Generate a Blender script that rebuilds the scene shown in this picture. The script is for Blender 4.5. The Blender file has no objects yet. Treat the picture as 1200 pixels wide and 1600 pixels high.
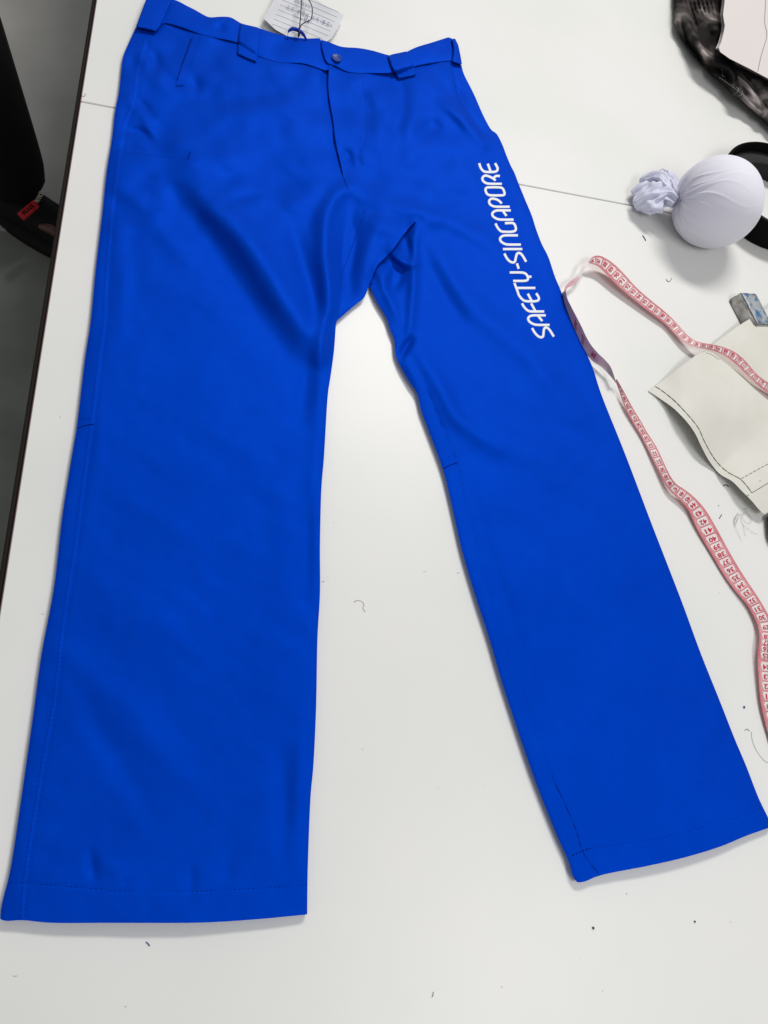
import bpy, bmesh, math, random
import numpy as np
from mathutils import Vector, Matrix
from mathutils.geometry import delaunay_2d_cdt
random.seed(7)
S = bpy.context.scene
COL = S.collection
# ------------------------------------------------------------------ camera
TT = 0.75                                   # height of the table top
PITCH, ROLL, CH, FPX = math.radians(62.6), math.radians(34.3), 0.715, 1210.0
YAW = math.radians(-33.4)
cz, sz = math.cos(YAW), math.sin(YAW)
RZ = np.array([[cz, -sz, 0], [sz, cz, 0], [0, 0, 1.]])
_F = np.array([0, math.cos(PITCH), -math.sin(PITCH)]); _X = np.array([1., 0, 0]); _U = np.cross(_X, _F)
_X2 = math.cos(ROLL)*_X + math.sin(ROLL)*_U; _U2 = -math.sin(ROLL)*_X + math.cos(ROLL)*_U
CF, CX, CU = RZ@_F, RZ@_X2, RZ@_U2
CP = np.array([0, 0, TT+CH])
cam = bpy.data.objects.new('camera', bpy.data.cameras.new('camera'))
COL.objects.link(cam); S.camera = cam
M = Matrix(((CX[0], CU[0], -CF[0], CP[0]), (CX[1], CU[1], -CF[1], CP[1]), (CX[2], CU[2], -CF[2], CP[2]), (0, 0, 0, 1)))
cam.matrix_world = M
cam.data.sensor_fit = 'VERTICAL'; cam.data.sensor_height = 32; cam.data.lens = FPX/1600*32
cam.data.clip_start = 0.02; cam.data.clip_end = 60

def at(x, y, z=0.0):
    """measured picture position -> place in the room, z metres above the table top"""
    d = (x-600)*CX - (y-800)*CU + FPX*CF
    t = (TT+z-CP[2])/d[2]
    return CP + d*t
def atv(P, z):
    P = np.asarray(P, float); z = np.asarray(z, float)
    d = (P[:, 0:1]-600)*CX - (P[:, 1:2]-800)*CU + FPX*CF
    t = (TT+z-CP[2])/d[:, 2]
    return CP + d*t[:, None]
# ------------------------------------------------------------------ light
w = bpy.data.worlds.new('World'); S.world = w; w.use_nodes = True
bg = w.node_tree.nodes['Background']; bg.inputs[0].default_value = (0.93, 0.97, 1.0, 1); bg.inputs[1].default_value = 0.29
CEN = at(600, 700)
def area(name, loc, size, power, color, target=None, sy=None):
    l = bpy.data.lights.new(name, 'AREA'); l.shape = 'RECTANGLE'; l.size = size; l.size_y = sy or size
    l.energy = power; l.color = color
    o = bpy.data.objects.new(name, l); COL.objects.link(o); o.location = loc
    v = Vector(target if target is not None else (loc[0], loc[1], 0)) - Vector(loc)
    o.rotation_euler = v.to_track_quat('-Z', 'Y').to_euler()
    return o
_r = at(800, 600)-at(600, 800); _r /= np.linalg.norm(_r)      # towards upper right of the picture
_q = at(600, 600)-at(600, 800); _q /= np.linalg.norm(_q)
_k = .66*_r+.75*_q; _k /= np.linalg.norm(_k)
KEY = CEN + _k*2.0 + np.array([0, 0, 2.3])
area('ceiling_lamp', tuple(KEY), 1.1, 47, (1.0, 0.985, 0.96), tuple(CEN), 0.35)
_q = at(600, 600)-at(600, 800); _q /= np.linalg.norm(_q)
K2 = CEN + _q*.9 + _r*1.4 + np.array([0, 0, 2.2])
area('ceiling_lamp', tuple(K2), 1.25, 5, (1.0, 0.985, 0.96), tuple(CEN), 0.3)
_g = at(760, 1640); _v = _g-CP; _v[2] *= -1                     # lamp whose sheen the near table top shows
K3 = _g + _v*(2.0/_v[2])
area('ceiling_lamp', tuple(K3), 1.2, 17, (0.98, 0.99, 1.0), tuple(_g), 0.5)
S.view_settings.view_transform = 'Standard'; S.view_settings.look = 'None'
S.view_settings.exposure = 0.07; S.view_settings.gamma = 1.0
# ------------------------------------------------------------------ materials
def mat(name, col, rough=0.6, spec=0.5, **k):
    m = bpy.data.materials.new(name); m.use_nodes = True
    b = m.node_tree.nodes['Principled BSDF']
    b.inputs['Base Color'].default_value = (*col, 1); b.inputs['Roughness'].default_value = rough
    b.inputs['Specular IOR Level'].default_value = spec
    for a, v in k.items(): b.inputs[a.replace('_', ' ')].default_value = v
    return m
def noise_col(m, c1, c2, scale, detail=4, lo=.35, hi=.65, coord='Object', distort=0):
    nt = m.node_tree; b = nt.nodes['Principled BSDF']
    tc = nt.nodes.new('ShaderNodeTexCoord'); n = nt.nodes.new('ShaderNodeTexNoise'); r = nt.nodes.new('ShaderNodeValToRGB')
    n.inputs['Scale'].default_value = scale; n.inputs['Detail'].default_value = detail; n.inputs['Distortion'].default_value = distort
    r.color_ramp.elements[0].position = lo; r.color_ramp.elements[1].position = hi
    r.color_ramp.elements[0].color = (*c1, 1); r.color_ramp.elements[1].color = (*c2, 1)
    nt.links.new(tc.outputs[coord], n.inputs['Vector']); nt.links.new(n.outputs[0], r.inputs[0]); nt.links.new(r.outputs[0], b.inputs['Base Color'])
    return r
def noise_bump(m, scale, strength, dist=0.001, detail=3):
    nt = m.node_tree; b = nt.nodes['Principled BSDF']
    tc = nt.nodes.new('ShaderNodeTexCoord'); n = nt.nodes.new('ShaderNodeTexNoise'); bp = nt.nodes.new('ShaderNodeBump')
    n.inputs['Scale'].default_value = scale; n.inputs['Detail'].default_value = detail
    bp.inputs['Strength'].default_value = strength; bp.inputs['Distance'].default_value = dist
    nt.links.new(tc.outputs['Object'], n.inputs['Vector']); nt.links.new(n.outputs[0], bp.inputs['Height'])
    nt.links.new(bp.outputs[0], b.inputs['Normal'])
    return bp
def weave(m, scale, strength):
    nt = m.node_tree; b = nt.nodes['Principled BSDF']
    tc = nt.nodes.new('ShaderNodeTexCoord'); bp = nt.nodes.new('ShaderNodeBump')
    hs = []
    for ax in (0.5, 0.5+math.pi/2):
        mp = nt.nodes.new('ShaderNodeMapping'); mp.inputs['Rotation'].default_value[2] = ax
        wv = nt.nodes.new('ShaderNodeTexWave'); wv.inputs['Scale'].default_value = scale; wv.inputs['Distortion'].default_value = 0.6
        nt.links.new(tc.outputs['Object'], mp.inputs[0]); nt.links.new(mp.outputs[0], wv.inputs[0]); hs.append(wv)
    ad = nt.nodes.new('ShaderNodeMath'); ad.operation = 'ADD'
    nt.links.new(hs[0].outputs['Fac'], ad.inputs[0]); nt.links.new(hs[1].outputs['Fac'], ad.inputs[1])
    bp.inputs['Strength'].default_value = strength; bp.inputs['Distance'].default_value = 0.0006
    nt.links.new(ad.outputs[0], bp.inputs['Height']); nt.links.new(bp.outputs[0], b.inputs['Normal'])

M_TABLE = mat('white_laminate', (.78, .78, .76), .40, .5)
noise_col(M_TABLE, (.735, .735, .70), (.79, .77, .745), 5, 5, .3, .7)
noise_bump(M_TABLE, 1400, .10, .0004)
M_EDGE = mat('dark_edge_band', (.016, .013, .012), .8, .1); noise_bump(M_EDGE, 300, .2)
M_EDGE2 = mat('brown_core', (.10, .04, .03), .6)
M_BLUE = mat('royal_blue_twill', (.0, .056, .56), .54, .05, Metallic=.22)
M_BLUE.node_tree.nodes['Principled BSDF'].inputs['Specular Tint'].default_value = (.0, .5, 1.0, 1)
noise_col(M_BLUE, (.0, .041, .45), (.0, .049, .51), 9, 14)
for _n in M_BLUE.node_tree.nodes:
    if _n.type == 'TEX_NOISE': _n.inputs['Roughness'].default_value = .8
weave(M_BLUE, 420, .12)
M_THREAD = mat('blue_thread', (.0, .022, .26), .8, .05)
M_DTHREAD = mat('navy_thread', (.0, .008, .12), .8, .05)
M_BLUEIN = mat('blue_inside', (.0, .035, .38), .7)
M_PRINT = mat('white_transfer_print', (.80, .81, .83), .5); noise_bump(M_PRINT, 900, .15, .0003)
M_PINK = mat('pink_tape', (.66, .26, .28), .4, .4); noise_col(M_PINK, (.58, .20, .22), (.72, .32, .34), 45)
M_TBACK = mat('tape_back', (.72, .66, .65), .45)
M_CELL = mat('tape_white_cell', (.74, .68, .66), .4)
M_RED = mat('tape_red_ink', (.52, .01, .05), .5)
M_PALERED = mat('tape_tick_ink', (.55, .08, .11), .5)
M_BALL = mat('white_jersey', (.78, .76, .83), .8, .15, Sheen_Weight=.2); noise_bump(M_BALL, 260, .18, .0006)
M_BUNCH = mat('white_jersey_bunch', (.70, .70, .83), .8, .15); noise_bump(M_BUNCH, 220, .3, .0008)
M_BLACK = mat('black_felt', (.005, .004, .004), .85, .08); noise_bump(M_BLACK, 300, .3)
M_DGREY = mat('dark_grey_felt', (.018, .017, .018), .7, .3); noise_bump(M_DGREY, 300, .3)
M_CARD = mat('cream_pattern_card', (.64, .62, .56), .6, .3); noise_col(M_CARD, (.64, .615, .55), (.71, .685, .62), 14, 5)
noise_bump(M_CARD, 60, .12, .001)
M_INK = mat('pencil_ink', (.07, .075, .08), .7)
M_LAYER = mat('white_lining', (.66, .61, .59), .7, .2); noise_bump(M_LAYER, 40, .2, .002)
M_TAG = mat('tag_paper', (.62, .62, .66), .55, .3); noise_col(M_TAG, (.58, .58, .62), (.68, .68, .71), 20)
M_BALLPEN = mat('ballpoint_ink', (.10, .12, .36), .6)
M_STRING = mat('black_string', (.012, .012, .014), .7)
M_PERS = mat('black_cotton', (.006, .005, .005), .85, .2); noise_bump(M_PERS, 120, .4, .001)
M_SHOE = mat('black_shoe', (.008, .007, .007), .7, .2); noise_bump(M_SHOE, 160, .4)
M_SKIN = mat('skin', (.14, .06, .045), .5)
M_REDTAG = mat('red_label', (.50, .008, .012), .6)
M_BEIGE = mat('beige_print', (.55, .48, .38), .6)
M_FLOOR = mat('green_floor_paint', (.085, .105, .095), .8, .1); noise_col(M_FLOOR, (.22, .225, .20), (.28, .285, .255), 7, 6)
M_FLOOR2 = mat('grey_floor_sheet', (.42, .40, .38), .7, .2); noise_col(M_FLOOR2, (.46, .445, .42), (.53, .51, .48), 6, 6)
M_FOIL = mat('worn_grey_wrapper', (.36, .34, .31), .42, .6); noise_col(M_FOIL, (.22, .20, .17), (.52, .50, .47), 90, 6)
noise_bump(M_FOIL, 160, .6, .001)
M_FOILB = mat('worn_blue_wrapper', (.1, .25, .5), .4, .6)
_rr = noise_col(M_FOILB, (.02, .13, .30), (.36, .37, .37), 110, 6, .38, .54, distort=.6); noise_bump(M_FOILB, 160, .6, .001)
M_METAL = mat('steel_leg', (.3, .3, .31), .35, Metallic=.9)
M_BTN = mat('blue_button', (.0, .03, .28), .35, .4)
M_BTNL = mat('pale_ink', (.25, .32, .5), .4)
M_BROWN = mat('dark_brown', (.03, .015, .015), .6)
M_LINT = mat('grey_lint', (.26, .27, .27), .8)
M_LINTB = mat('blue_lint', (.02, .06, .2), .8)
M_REDL = mat('red_lint', (.4, .03, .03), .8)
# camouflage tie-dye cloth
M_CAMO = mat('grey_tie_dye', (.05, .05, .05), 1.0, .0)
_r2 = noise_col(M_CAMO, (.022, .020, .019), (.42, .36, .355), 22, 2, .42, .74, distort=.3)
e = _r2.color_ramp.elements.new(.58); e.color = (.085, .075, .072, 1)
noise_bump(M_CAMO, 500, .2, .0006)
# ------------------------------------------------------------------ helpers
def tag(o, label=None, cat=None, group=None, kind=None):
    if label: o['label'] = label
    if cat: o['category'] = cat
    if group: o['group'] = group
    if kind: o['kind'] = kind
    return o
def empty(name, loc, label, cat, group=None):
    o = bpy.data.objects.new(name, None); COL.objects.link(o); o.location = [float(v) for v in loc]
    o.empty_display_size = .02
    tag(o, label, cat, group)
    bpy.context.view_layer.update()
    return o
def obj(name, verts, faces, m, parent=None, smooth=True, mats=None, fm=None):
    me = bpy.data.meshes.new(name)
    vs = np.asarray(verts, float)
    if parent is not None:
        vs = vs - np.array(parent_world(parent))
        off = None
    else:
        off = vs.mean(0); off[2] = vs[:, 2].min(); vs = vs-off
    me.from_pydata(vs.tolist(), [], [tuple(int(i) for i in f) for f in faces])
    for mm in (mats or [m]): me.materials.append(mm)
    if smooth: me.polygons.foreach_set('use_smooth', [True]*len(me.polygons))
    if fm: me.polygons.foreach_set('material_index', fm)
    me.update()
    o = bpy.data.objects.new(name, me); COL.objects.link(o)
    if parent is not None: o.parent = parent
    else: o.location = off.tolist()
    return o
def parent_world(p):
    v = Vector((0, 0, 0)); q = p
    while q is not None: v = v+q.location; q = q.parent
    return v
def resamp(P, step, closed=False, smooth=True):
    """Catmull-Rom through measured points, then even spacing"""
    P = np.asarray(P, float)
    n = len(P); out = []
    rng = range(n if closed else n-1)
    for i in rng:
        if closed: a, b, c, d = P[i-1], P[i], P[(i+1) % n], P[(i+2) % n]
        else: a, b, c, d = P[max(i-1, 0)], P[i], P[i+1], P[min(i+2, n-1)]
        for k in range(10):
            t = k/10
            if smooth: out.append(.5*((2*b)+(c-a)*t+(2*a-5*b+4*c-d)*t*t+(3*b-a-3*c+d)*t**3))
            else: out.append(b+(c-b)*t)
    out.append(P[0] if closed else P[-1]); out = np.array(out)
    L = np.r_[0, np.cumsum(np.linalg.norm(np.diff(out, axis=0), axis=1))]
    m = max(2, int(round(L[-1]/step))+1)
    s = np.linspace(0, L[-1], m)
    R = np.stack([np.interp(s, L, out[:, k]) for k in range(out.shape[1])], 1)
    return R[:-1] if closed else R
def segdist(Q, P):
    """distance of points Q to polyline P, arc position (0..1) and signed side"""
    Q = np.asarray(Q, float); P = np.asarray(P, float)
    best = np.full(len(Q), 1e9); arc = np.zeros(len(Q)); side = np.zeros(len(Q))
    L = np.r_[0, np.cumsum(np.linalg.norm(np.diff(P, axis=0), axis=1))]
    for i in range(len(P)-1):
        a, d = P[i], P[i+1]-P[i]; l2 = d@d+1e-12
        t = np.clip(((Q-a)@d)/l2, 0, 1)
        r = Q-(a+t[:, None]*d); dd = np.hypot(r[:, 0], r[:, 1])
        k = dd < best
        best[k] = dd[k]; arc[k] = ((L[i]+t*math.sqrt(l2))/L[-1])[k]; side[k] = np.sign(d[0]*r[:, 1]-d[1]*r[:, 0])[k]
    return best, arc, side
def inside(Q, P):
    x, y = Q[:, 0], Q[:, 1]; c = np.zeros(len(Q), bool); n = len(P)
    for i in range(n):
        x1, y1 = P[i]; x2, y2 = P[(i+1) % n]
        if y1 == y2: continue
        c ^= ((y1 > y) != (y2 > y)) & (x < (x2-x1)*(y-y1)/(y2-y1)+x1)
    return c
def sheet(name, outline, zf, m, parent=None, step=4.0, skirt=((0, .001, .0),), sharp=False, smoothout=False, smooth=True):
    """a cloth or paper sheet: triangulated outline, height zf, rim rings (inset px, drop m)"""
    O = np.asarray(outline, float)
    if smoothout: O = resamp(O, step, True)
    else: O = resamp(O, step, True, smooth=False)
    lo, hi = O.min(0), O.max(0)
    gx = np.arange(lo[0], hi[0]+step, step); gy = np.arange(lo[1], hi[1]+step, step*.866)
    G = np.array([(x+(step/2 if j % 2 else 0), y) for j, y in enumerate(gy) for x in gx])
    G = G[inside(G, O)]
    if len(G):
        d, _, _ = segdist(G, np.vstack([O, O[:1]])); G = G[d > step*.55]
    pts = np.vstack([O, G]) if len(G) else O
    n = len(O)
    r = delaunay_2d_cdt([Vector(p) for p in pts], [(i, (i+1) % n) for i in range(n)], [list(range(n))], 1, 1e-5)
    V = np.array([tuple(v) for v in r[0]]); Fc = r[2]
    back = {}
    for ni, orig in enumerate(r[3]):
        for q in orig: back[q] = ni
    Z = zf(V)
    W = atv(V, Z)
    faces = [list(f) for f in Fc]
    # orientation up
    def nz(f):
        a, b, c = (W[i] for i in f[:3]); return np.cross(b-a, c-a)[2]
    faces = [f if nz(f) > 0 else f[::-1] for f in faces]
    # rim rings
    ring = [back[i] for i in range(n)]
    C = V[ring]; T = np.roll(C, -1, 0)-np.roll(C, 1, 0); T /= np.linalg.norm(T, axis=1)[:, None]+1e-9
    A2 = .5*np.sum(C[:, 0]*np.roll(C[:, 1], -1)-np.roll(C[:, 0], -1)*C[:, 1])
    Nn = np.stack([-T[:, 1], T[:, 0]], 1)*(1 if A2 > 0 else -1)
    Wl = [W]; base = ring; cnt = len(W)
    for inset, drop, _ in skirt:
        zz = np.maximum(Z[ring]-drop, .0006)
        R = atv(C+Nn*inset, zz); Wl.append(R)
        new = list(range(cnt, cnt+n)); cnt += n
        for i in range(n):
            j = (i+1) % n
            f = [base[i], base[j], new[j], new[i]]
            faces.append(f[::-1] if A2 > 0 else f)
        base = new
    o = obj(name, np.vstack(Wl), faces, m, parent, smooth)
    bm = bmesh.new(); bm.from_mesh(o.data); bmesh.ops.recalc_face_normals(bm, faces=bm.faces)
    # keep upward
    s = sum(f.normal.z*f.calc_area() for f in bm.faces if f.normal.z > .5 or f.normal.z < -.5)
    if s < 0: bmesh.ops.reverse_faces(bm, faces=bm.faces)
    bm.to_mesh(o.data); bm.free()
    if sharp:
        rs_ = set(ring); fl_ = [e_.vertices[0] in rs_ and e_.vertices[1] in rs_ for e_ in o.data.edges]
        a_ = o.data.attributes.new('sharp_edge', 'BOOLEAN', 'EDGE'); a_.data.foreach_set('value', fl_)
    return o
def box(name, c, s, m, parent=None, rot=0, bevel=0, seg=2):
    bm = bmesh.new(); bmesh.ops.create_cube(bm, size=1)
    bmesh.ops.scale(bm, vec=s, verts=bm.verts)
    if bevel: bmesh.ops.bevel(bm, geom=list(bm.edges), offset=bevel, segments=seg, affect='EDGES', profile=.5)
    bmesh.ops.rotate(bm, matrix=Matrix.Rotation(rot, 3, 'Z'), verts=bm.verts)
    v = np.array([tuple(q.co) for q in bm.verts])+np.array(c); f = [[q.index for q in g.verts] for g in bm.faces]
    bm.verts.ensure_lookup_table(); bm.free()
    return obj(name, v, f, m, parent, smooth=False)
def tube_geo(P, r, n=6, closed=False):
    P = np.asarray(P, float); k = len(P); V = []; F = []
    rr = r if hasattr(r, '__len__') else [r]*k
    for i in range(k):
        t = P[min(i+1, k-1)]-P[max(i-1, 0)]; t = t/(np.linalg.norm(t)+1e-12)
        a = np.cross(t, [0, 0, 1.]);
        if np.linalg.norm(a) < 1e-3: a = np.cross(t, [1., 0, 0])
        a /= np.linalg.norm(a); b = np.cross(a, t)
        for j in range(n):
            th = 2*math.pi*j/n; V.append(P[i]+rr[i]*(a*math.cos(th)+b*math.sin(th)))
    for i in range(k-1):
        for j in range(n): F.append((i*n+j, i*n+(j+1) % n, (i+1)*n+(j+1) % n, (i+1)*n+j))
    F.append(tuple(range(n))[::-1]); F.append(tuple((k-1)*n+j for j in range(n)))
    return V, F
def tube(name, P, r, m, parent=None, n=6):
    V, F = tube_geo(P, r, n); return obj(name, V, F, m, parent)
class Bag:
    def __init__(s): s.V = []; s.F = []
    def add(s, V, F):
        o = len(s.V); s.V += [tuple(v) for v in V]; s.F += [[i+o for i in f] for f in F]
    def make(s, name, m, parent=None, smooth=True): return obj(name, s.V, s.F, m, parent, smooth)
def ss(x): x = np.clip(x, 0, 1); return x*x*(3-2*x)
def vnoise(P, scale, seed=0):
    """smooth value noise on picture positions"""
    rs = np.random.RandomState(seed); G = rs.rand(64, 64)*2-1
    q = np.asarray(P)/scale+17.3; i = np.floor(q).astype(int); f = q-i; f = f*f*(3-2*f)
    g = lambda a, b: G[a % 64, b % 64]
    return (g(i[:, 0], i[:, 1])*(1-f[:, 0])*(1-f[:, 1])+g(i[:, 0]+1, i[:, 1])*f[:, 0]*(1-f[:, 1])
            + g(i[:, 0], i[:, 1]+1)*(1-f[:, 0])*f[:, 1]+g(i[:, 0]+1, i[:, 1]+1)*f[:, 0]*f[:, 1])

# ------------------------------------------------------------------ room and table
XE = (at(0, 925)[0]+at(155, 0)[0])/2
YJ = (at(130, 152)[1]+at(1003, 330)[1])/2
fl = obj('floor', [(-4, -4, 0), (5, -4, 0), (5, 6, 0), (-4, 6, 0)], [(0, 1, 2, 3)], M_FLOOR, smooth=False); tag(fl, kind='structure')
fy = (at(0, 362, -TT)[1]+at(95, 372, -TT)[1])/2
fs = box('floor_sheet', (XE-.75, fy+2.0, .003), (2.3, 4.0, .006), M_FLOOR2); tag(fs, kind='structure')
tb = empty('cutting_table', (XE+.9, YJ, 0), 'large white laminate cutting table with dark edge banding', 'table')
TH = .03; g = .0009
box('table_board', (XE+.9, YJ-g-1.2, TT-TH/2), (1.8, 2.4, TH), M_TABLE, tb, bevel=.0006, seg=1)
box('table_board', (XE+.9, YJ+g+1.2, TT-TH/2), (1.8, 2.4, TH), M_TABLE, tb, bevel=.0006, seg=1)
box('core_strip', (XE-.0004, YJ, TT-TH/2-.0003), (.0009, 4.8, TH-.001), M_EDGE2, tb)
box('edge_band', (XE-.0040, YJ, TT-TH/2-.0015), (.0042, 4.8, TH), M_EDGE, tb, bevel=.002)
box('joint_core', (XE+.9, YJ, TT-TH/2-.006), (1.79, .0017, TH-.014), M_EDGE2, tb)
for dx in (.12, 1.68):
    for dy in (-2.2, 2.2): box('leg', (XE+dx, YJ+dy, (TT-TH)/2), (.05, .05, TT-TH-.001), M_METAL, tb, bevel=.003)
box('side_rail', (XE+.12, YJ, TT-TH-.026), (.03, 4.3, .05), M_METAL, tb)
box('side_rail', (XE+1.68, YJ, TT-TH-.026), (.03, 4.3, .05), M_METAL, tb)

# ------------------------------------------------------------------ trousers
# measured outline (picture positions)
WTOP = [(268, -2), (279, 2), (290, 8), (304, 15), (318, 23), (328, 27), (345, 26), (360, 27), (371, 33), (380, 38), (395, 41), (414, 47),
        (430, 52), (447, 56), (477, 60), (500, 60), (515, 66), (534, 73), (560, 75), (582, 79), (612, 87), (629, 84), (650, 74), (676, 66), (701, 58)]
OUTR = [(721, 101), (725, 116), (740, 146), (755, 180), (767, 202), (776, 209), (785, 226), (791, 242), (799, 261), (803, 268), (812, 291), (821, 313), (831, 337),
        (837, 356), (846, 380), (857, 402), (867, 432), (877, 456), (890, 494), (900, 519), (914, 547), (927, 577), (941, 620), (977, 710), (1018, 818), (1046, 890),
        (1069, 950), (1095, 1021), (1125, 1096), (1147, 1152), (1166, 1197), (1185, 1246), (1200, 1277), (1206, 1292)]
HEMR = [(1206, 1292), (1166, 1306), (1125, 1323), (1069, 1340), (1012, 1353), (975, 1360), (937, 1368), (915, 1377), (902, 1379)]
INR = [(902, 1379), (894, 1366), (889, 1347), (866, 1295), (831, 1205), (787, 1074), (765, 999), (743, 931), (722, 860), (706, 789), (692, 733),
       (668, 668), (658, 640), (652, 615), (640, 597), (625, 571), (618, 553), (616, 530), (610, 516), (604, 497), (588, 470), (577, 445)]
INL = [(577, 445), (574, 454), (569.5, 464), (566, 468), (552, 479), (530, 498), (526.5, 501), (525, 506), (522, 547), (517, 585), (512, 620), (508, 685), (506, 718), (502, 768), (500, 852), (500, 927), (496, 1000),
       (494, 1104), (490, 1192), (485, 1250), (481, 1354), (480, 1429)]
HEML = [(480, 1429), (458, 1431), (417, 1435), (350, 1440), (292, 1442), (167, 1442), (83, 1442), (37, 1438), (10, 1439), (0, 1436)]
OUTL = [(0, 1436), (4, 1408), (17, 1355), (33, 1250), (42, 1187), (52, 1117), (62, 1042), (69, 1000), (85, 914), (97, 810), (110, 727), (118, 680), (120, 668), (125, 627),
        (133, 560), (142, 500), (150, 417), (160, 333), (167, 267), (175, 217), (180, 173), (186, 143), (191, 96), (193, 86), (201, 67), (212, 43)]
WBL = [(212, 43), (243, 49), (255, 36), (283, 42), (310, 52), (333, 58), (372, 67), (406, 88), (440, 97), (474, 99), (508, 110)]   # waist seam, left half
WBR = [(513, 99), (523, 102), (534, 108), (549, 113), (582, 114), (614, 113), (650, 103), (676, 98), (706, 95), (721, 101)]
FLY = [(514, 100), (513.5, 118), (513, 136), (516.5, 165), (520.5, 187), (524, 217), (528.5, 240), (536, 274), (543, 294)]
FOLD = [(652, 343), (640, 355), (625, 374), (612, 392), (598, 406), (589, 416), (583, 430), (577, 445)]
CSEAM = [(543, 294), (552, 306), (565, 318), (582, 324), (605, 328), (630, 337), (652, 343)]
def rs(P, st=4, sm=True): return resamp(P, st, False, sm)
def chain(*L):
    out = [L[0]]
    for l in L[1:]: out.append(l[1:] if np.allclose(out[-1][-1], l[0]) else l)
    return np.vstack(out)
sOUTR, sHEMR, sINR, sINL, sHEML, sOUTL = (rs(x) for x in (OUTR, HEMR, INR, INL, HEML, OUTL))
# folds: (polyline, half width px, height mm, sharpness)
RIDGES = [
    ([(300, 262), (316, 300), (345, 335), (378, 372), (412, 420), (446, 474), (478, 522), (490, 545)], 26, 9.0),
    ([(345, 300), (400, 345), (440, 400), (470, 450)], 34, 3.0),
    ([(285, 310), (330, 375), (370, 440), (420, 508), (460, 560)], 26, -3.6),
    ([(548, 288), (522, 310), (508, 345), (507, 400), (512, 450), (508, 510), (500, 560)], 14, 6.0),
    ([(455, 345), (470, 400), (488, 455), (505, 500)], 16, -3.5),
    ([(548, 335), (546, 380), (545, 430), (548, 460)], 16, -5.0),
    ([(575, 340), (600, 355), (620, 358)], 16, 2.5),
    ([(595, 345), (575, 390), (560, 430)], 14, 2.5),
    ([(345, 120), (400, 150), (450, 168), (500, 215)], 40, 2.6),
    ([(250, 175), (300, 155), (360, 160), (430, 145)], 14, -1.2),
    ([(285, 215), (350, 240), (430, 250), (510, 280)], 26, 1.6),
    ([(345, 322), (375, 310), (410, 303)], 10, -1.6),
    ([(232, 82), (245, 95), (240, 112)], 9, -1.6),
    ([(213, 157), (226, 167), (236, 178)], 7, -1.8),
    ([(200, 203), (222, 208), (236, 222)], 7, -2.2), ([(225, 190), (240, 212)], 7, 1.6),
    ([(255, 110), (268, 128), (290, 132)], 8, -1.3), ([(305, 128), (308, 146)], 8, -1.6),
    ([(180, 290), (230, 330), (290, 400)], 18, 1.8),
    ([(175, 330), (190, 420), (185, 520)], 16, 1.0),
    ([(185, 420), (250, 440), (340, 470)], 22, 1.0),
    # right upper
    ([(718, 110), (728, 132)], 7, -2.6), ([(690, 160), (720, 185), (755, 225)], 9, 2.6), ([(660, 120), (700, 160), (735, 210)], 12, 1.4),
    ([(628, 140), (630, 170), (624, 195)], 12, -2.2), ([(560, 140), (575, 170), (572, 200)], 12, -1.6),
    ([(560, 205), (600, 215), (650, 245), (700, 260)], 24, 1.8), ([(668, 188), (690, 205)], 12, -1.4),
    ([(590, 150), (600, 210), (595, 250)], 18, 1.4), ([(660, 120), (640, 175), (645, 230)], 16, 1.6),
    ([(540, 236), (552, 246)], 4, -1.0), ([(560, 238), (572, 244)], 4, -1.0), ([(550, 240), (556, 256)], 4, 1.0), ([(566, 238), (570, 256)], 4, .8),
    ([(556, 300), (600, 318), (680, 340), (750, 370), (800, 420)], 15, 2.8),
    ([(660, 360), (700, 430), (750, 490), (830, 560), (900, 650)], 20, 3.0),
    ([(662, 385), (680, 430), (720, 500)], 15, -2.2),
    ([(648, 350), (647, 400), (645, 460), (640, 520)], 8, 2.6),
    ([(612, 394), (628, 410), (646, 413)], 6, 4.0),
    ([(612, 412), (622, 425), (612, 450)], 10, -5.5),
    ([(634, 372), (640, 400)], 6, -2.6),
    ([(590, 420), (605, 460), (620, 500)], 9, 2.6),
    ([(643, 530), (630, 548), (625, 560)], 5, -4.5),
    ([(652, 548), (690, 610), (720, 660), (780, 700)], 14, 3.2),
    ([(632, 565), (645, 590), (655, 612)], 8, 2.6),
    ([(700, 560), (780, 640), (900, 760)], 26, 1.6), ([(760, 690), (850, 720)], 18, 1.2),
    # left leg, shins
    ([(485, 545), (478, 600), (470, 650)], 16, -2.4), ([(500, 600), (498, 700), (488, 760)], 12, 1.2),
    ([(478, 780), (480, 850), (478, 930)], 18, -2.2), ([(440, 760), (452, 860), (430, 960)], 22, .9),
    ([(100, 1010), (180, 1090), (260, 1190), (340, 1260)], 26, 1.8),
    ([(135, 1080), (160, 1150), (240, 1270)], 20, -1.9),
    ([(142, 1335), (146, 1370)], 9, -2.6), ([(165, 1350), (200, 1380)], 14, 1.0), ([(190, 1380), (200, 1372)], 7, -1.0),
    ([(300, 1360), (296, 1400)], 10, -1.4), ([(360, 1340), (350, 1380)], 14, -1.6), ([(440, 1180), (445, 1260), (440, 1340)], 16, -2.4),
    ([(470, 1120), (468, 1200), (462, 1290)], 12, 1.2),
    ([(130, 880), (200, 960), (300, 1000)], 24, 1.3), ([(230, 860), (300, 900)], 28, -1.0),
    ([(150, 570), (155, 700), (140, 800)], 12, .7),
    # right leg, shins
    ([(735, 760), (775, 900), (820, 1040), (860, 1160)], 15, -1.6),
    ([(760, 780), (810, 920), (860, 1050)], 30, 1.4), ([(860, 820), (960, 1000), (1020, 1150)], 60, 1.2),
    ([(1135, 1160), (1115, 1230)], 26, -2.0), ([(1040, 960), (1080, 1060)], 18, -1.2), ([(925, 1040), (1000, 1200)], 24, .9),
    ([(900, 1130), (960, 1240)], 26, -.9), ([(1050, 1300), (1060, 1330)], 18, -.8),
]
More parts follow.
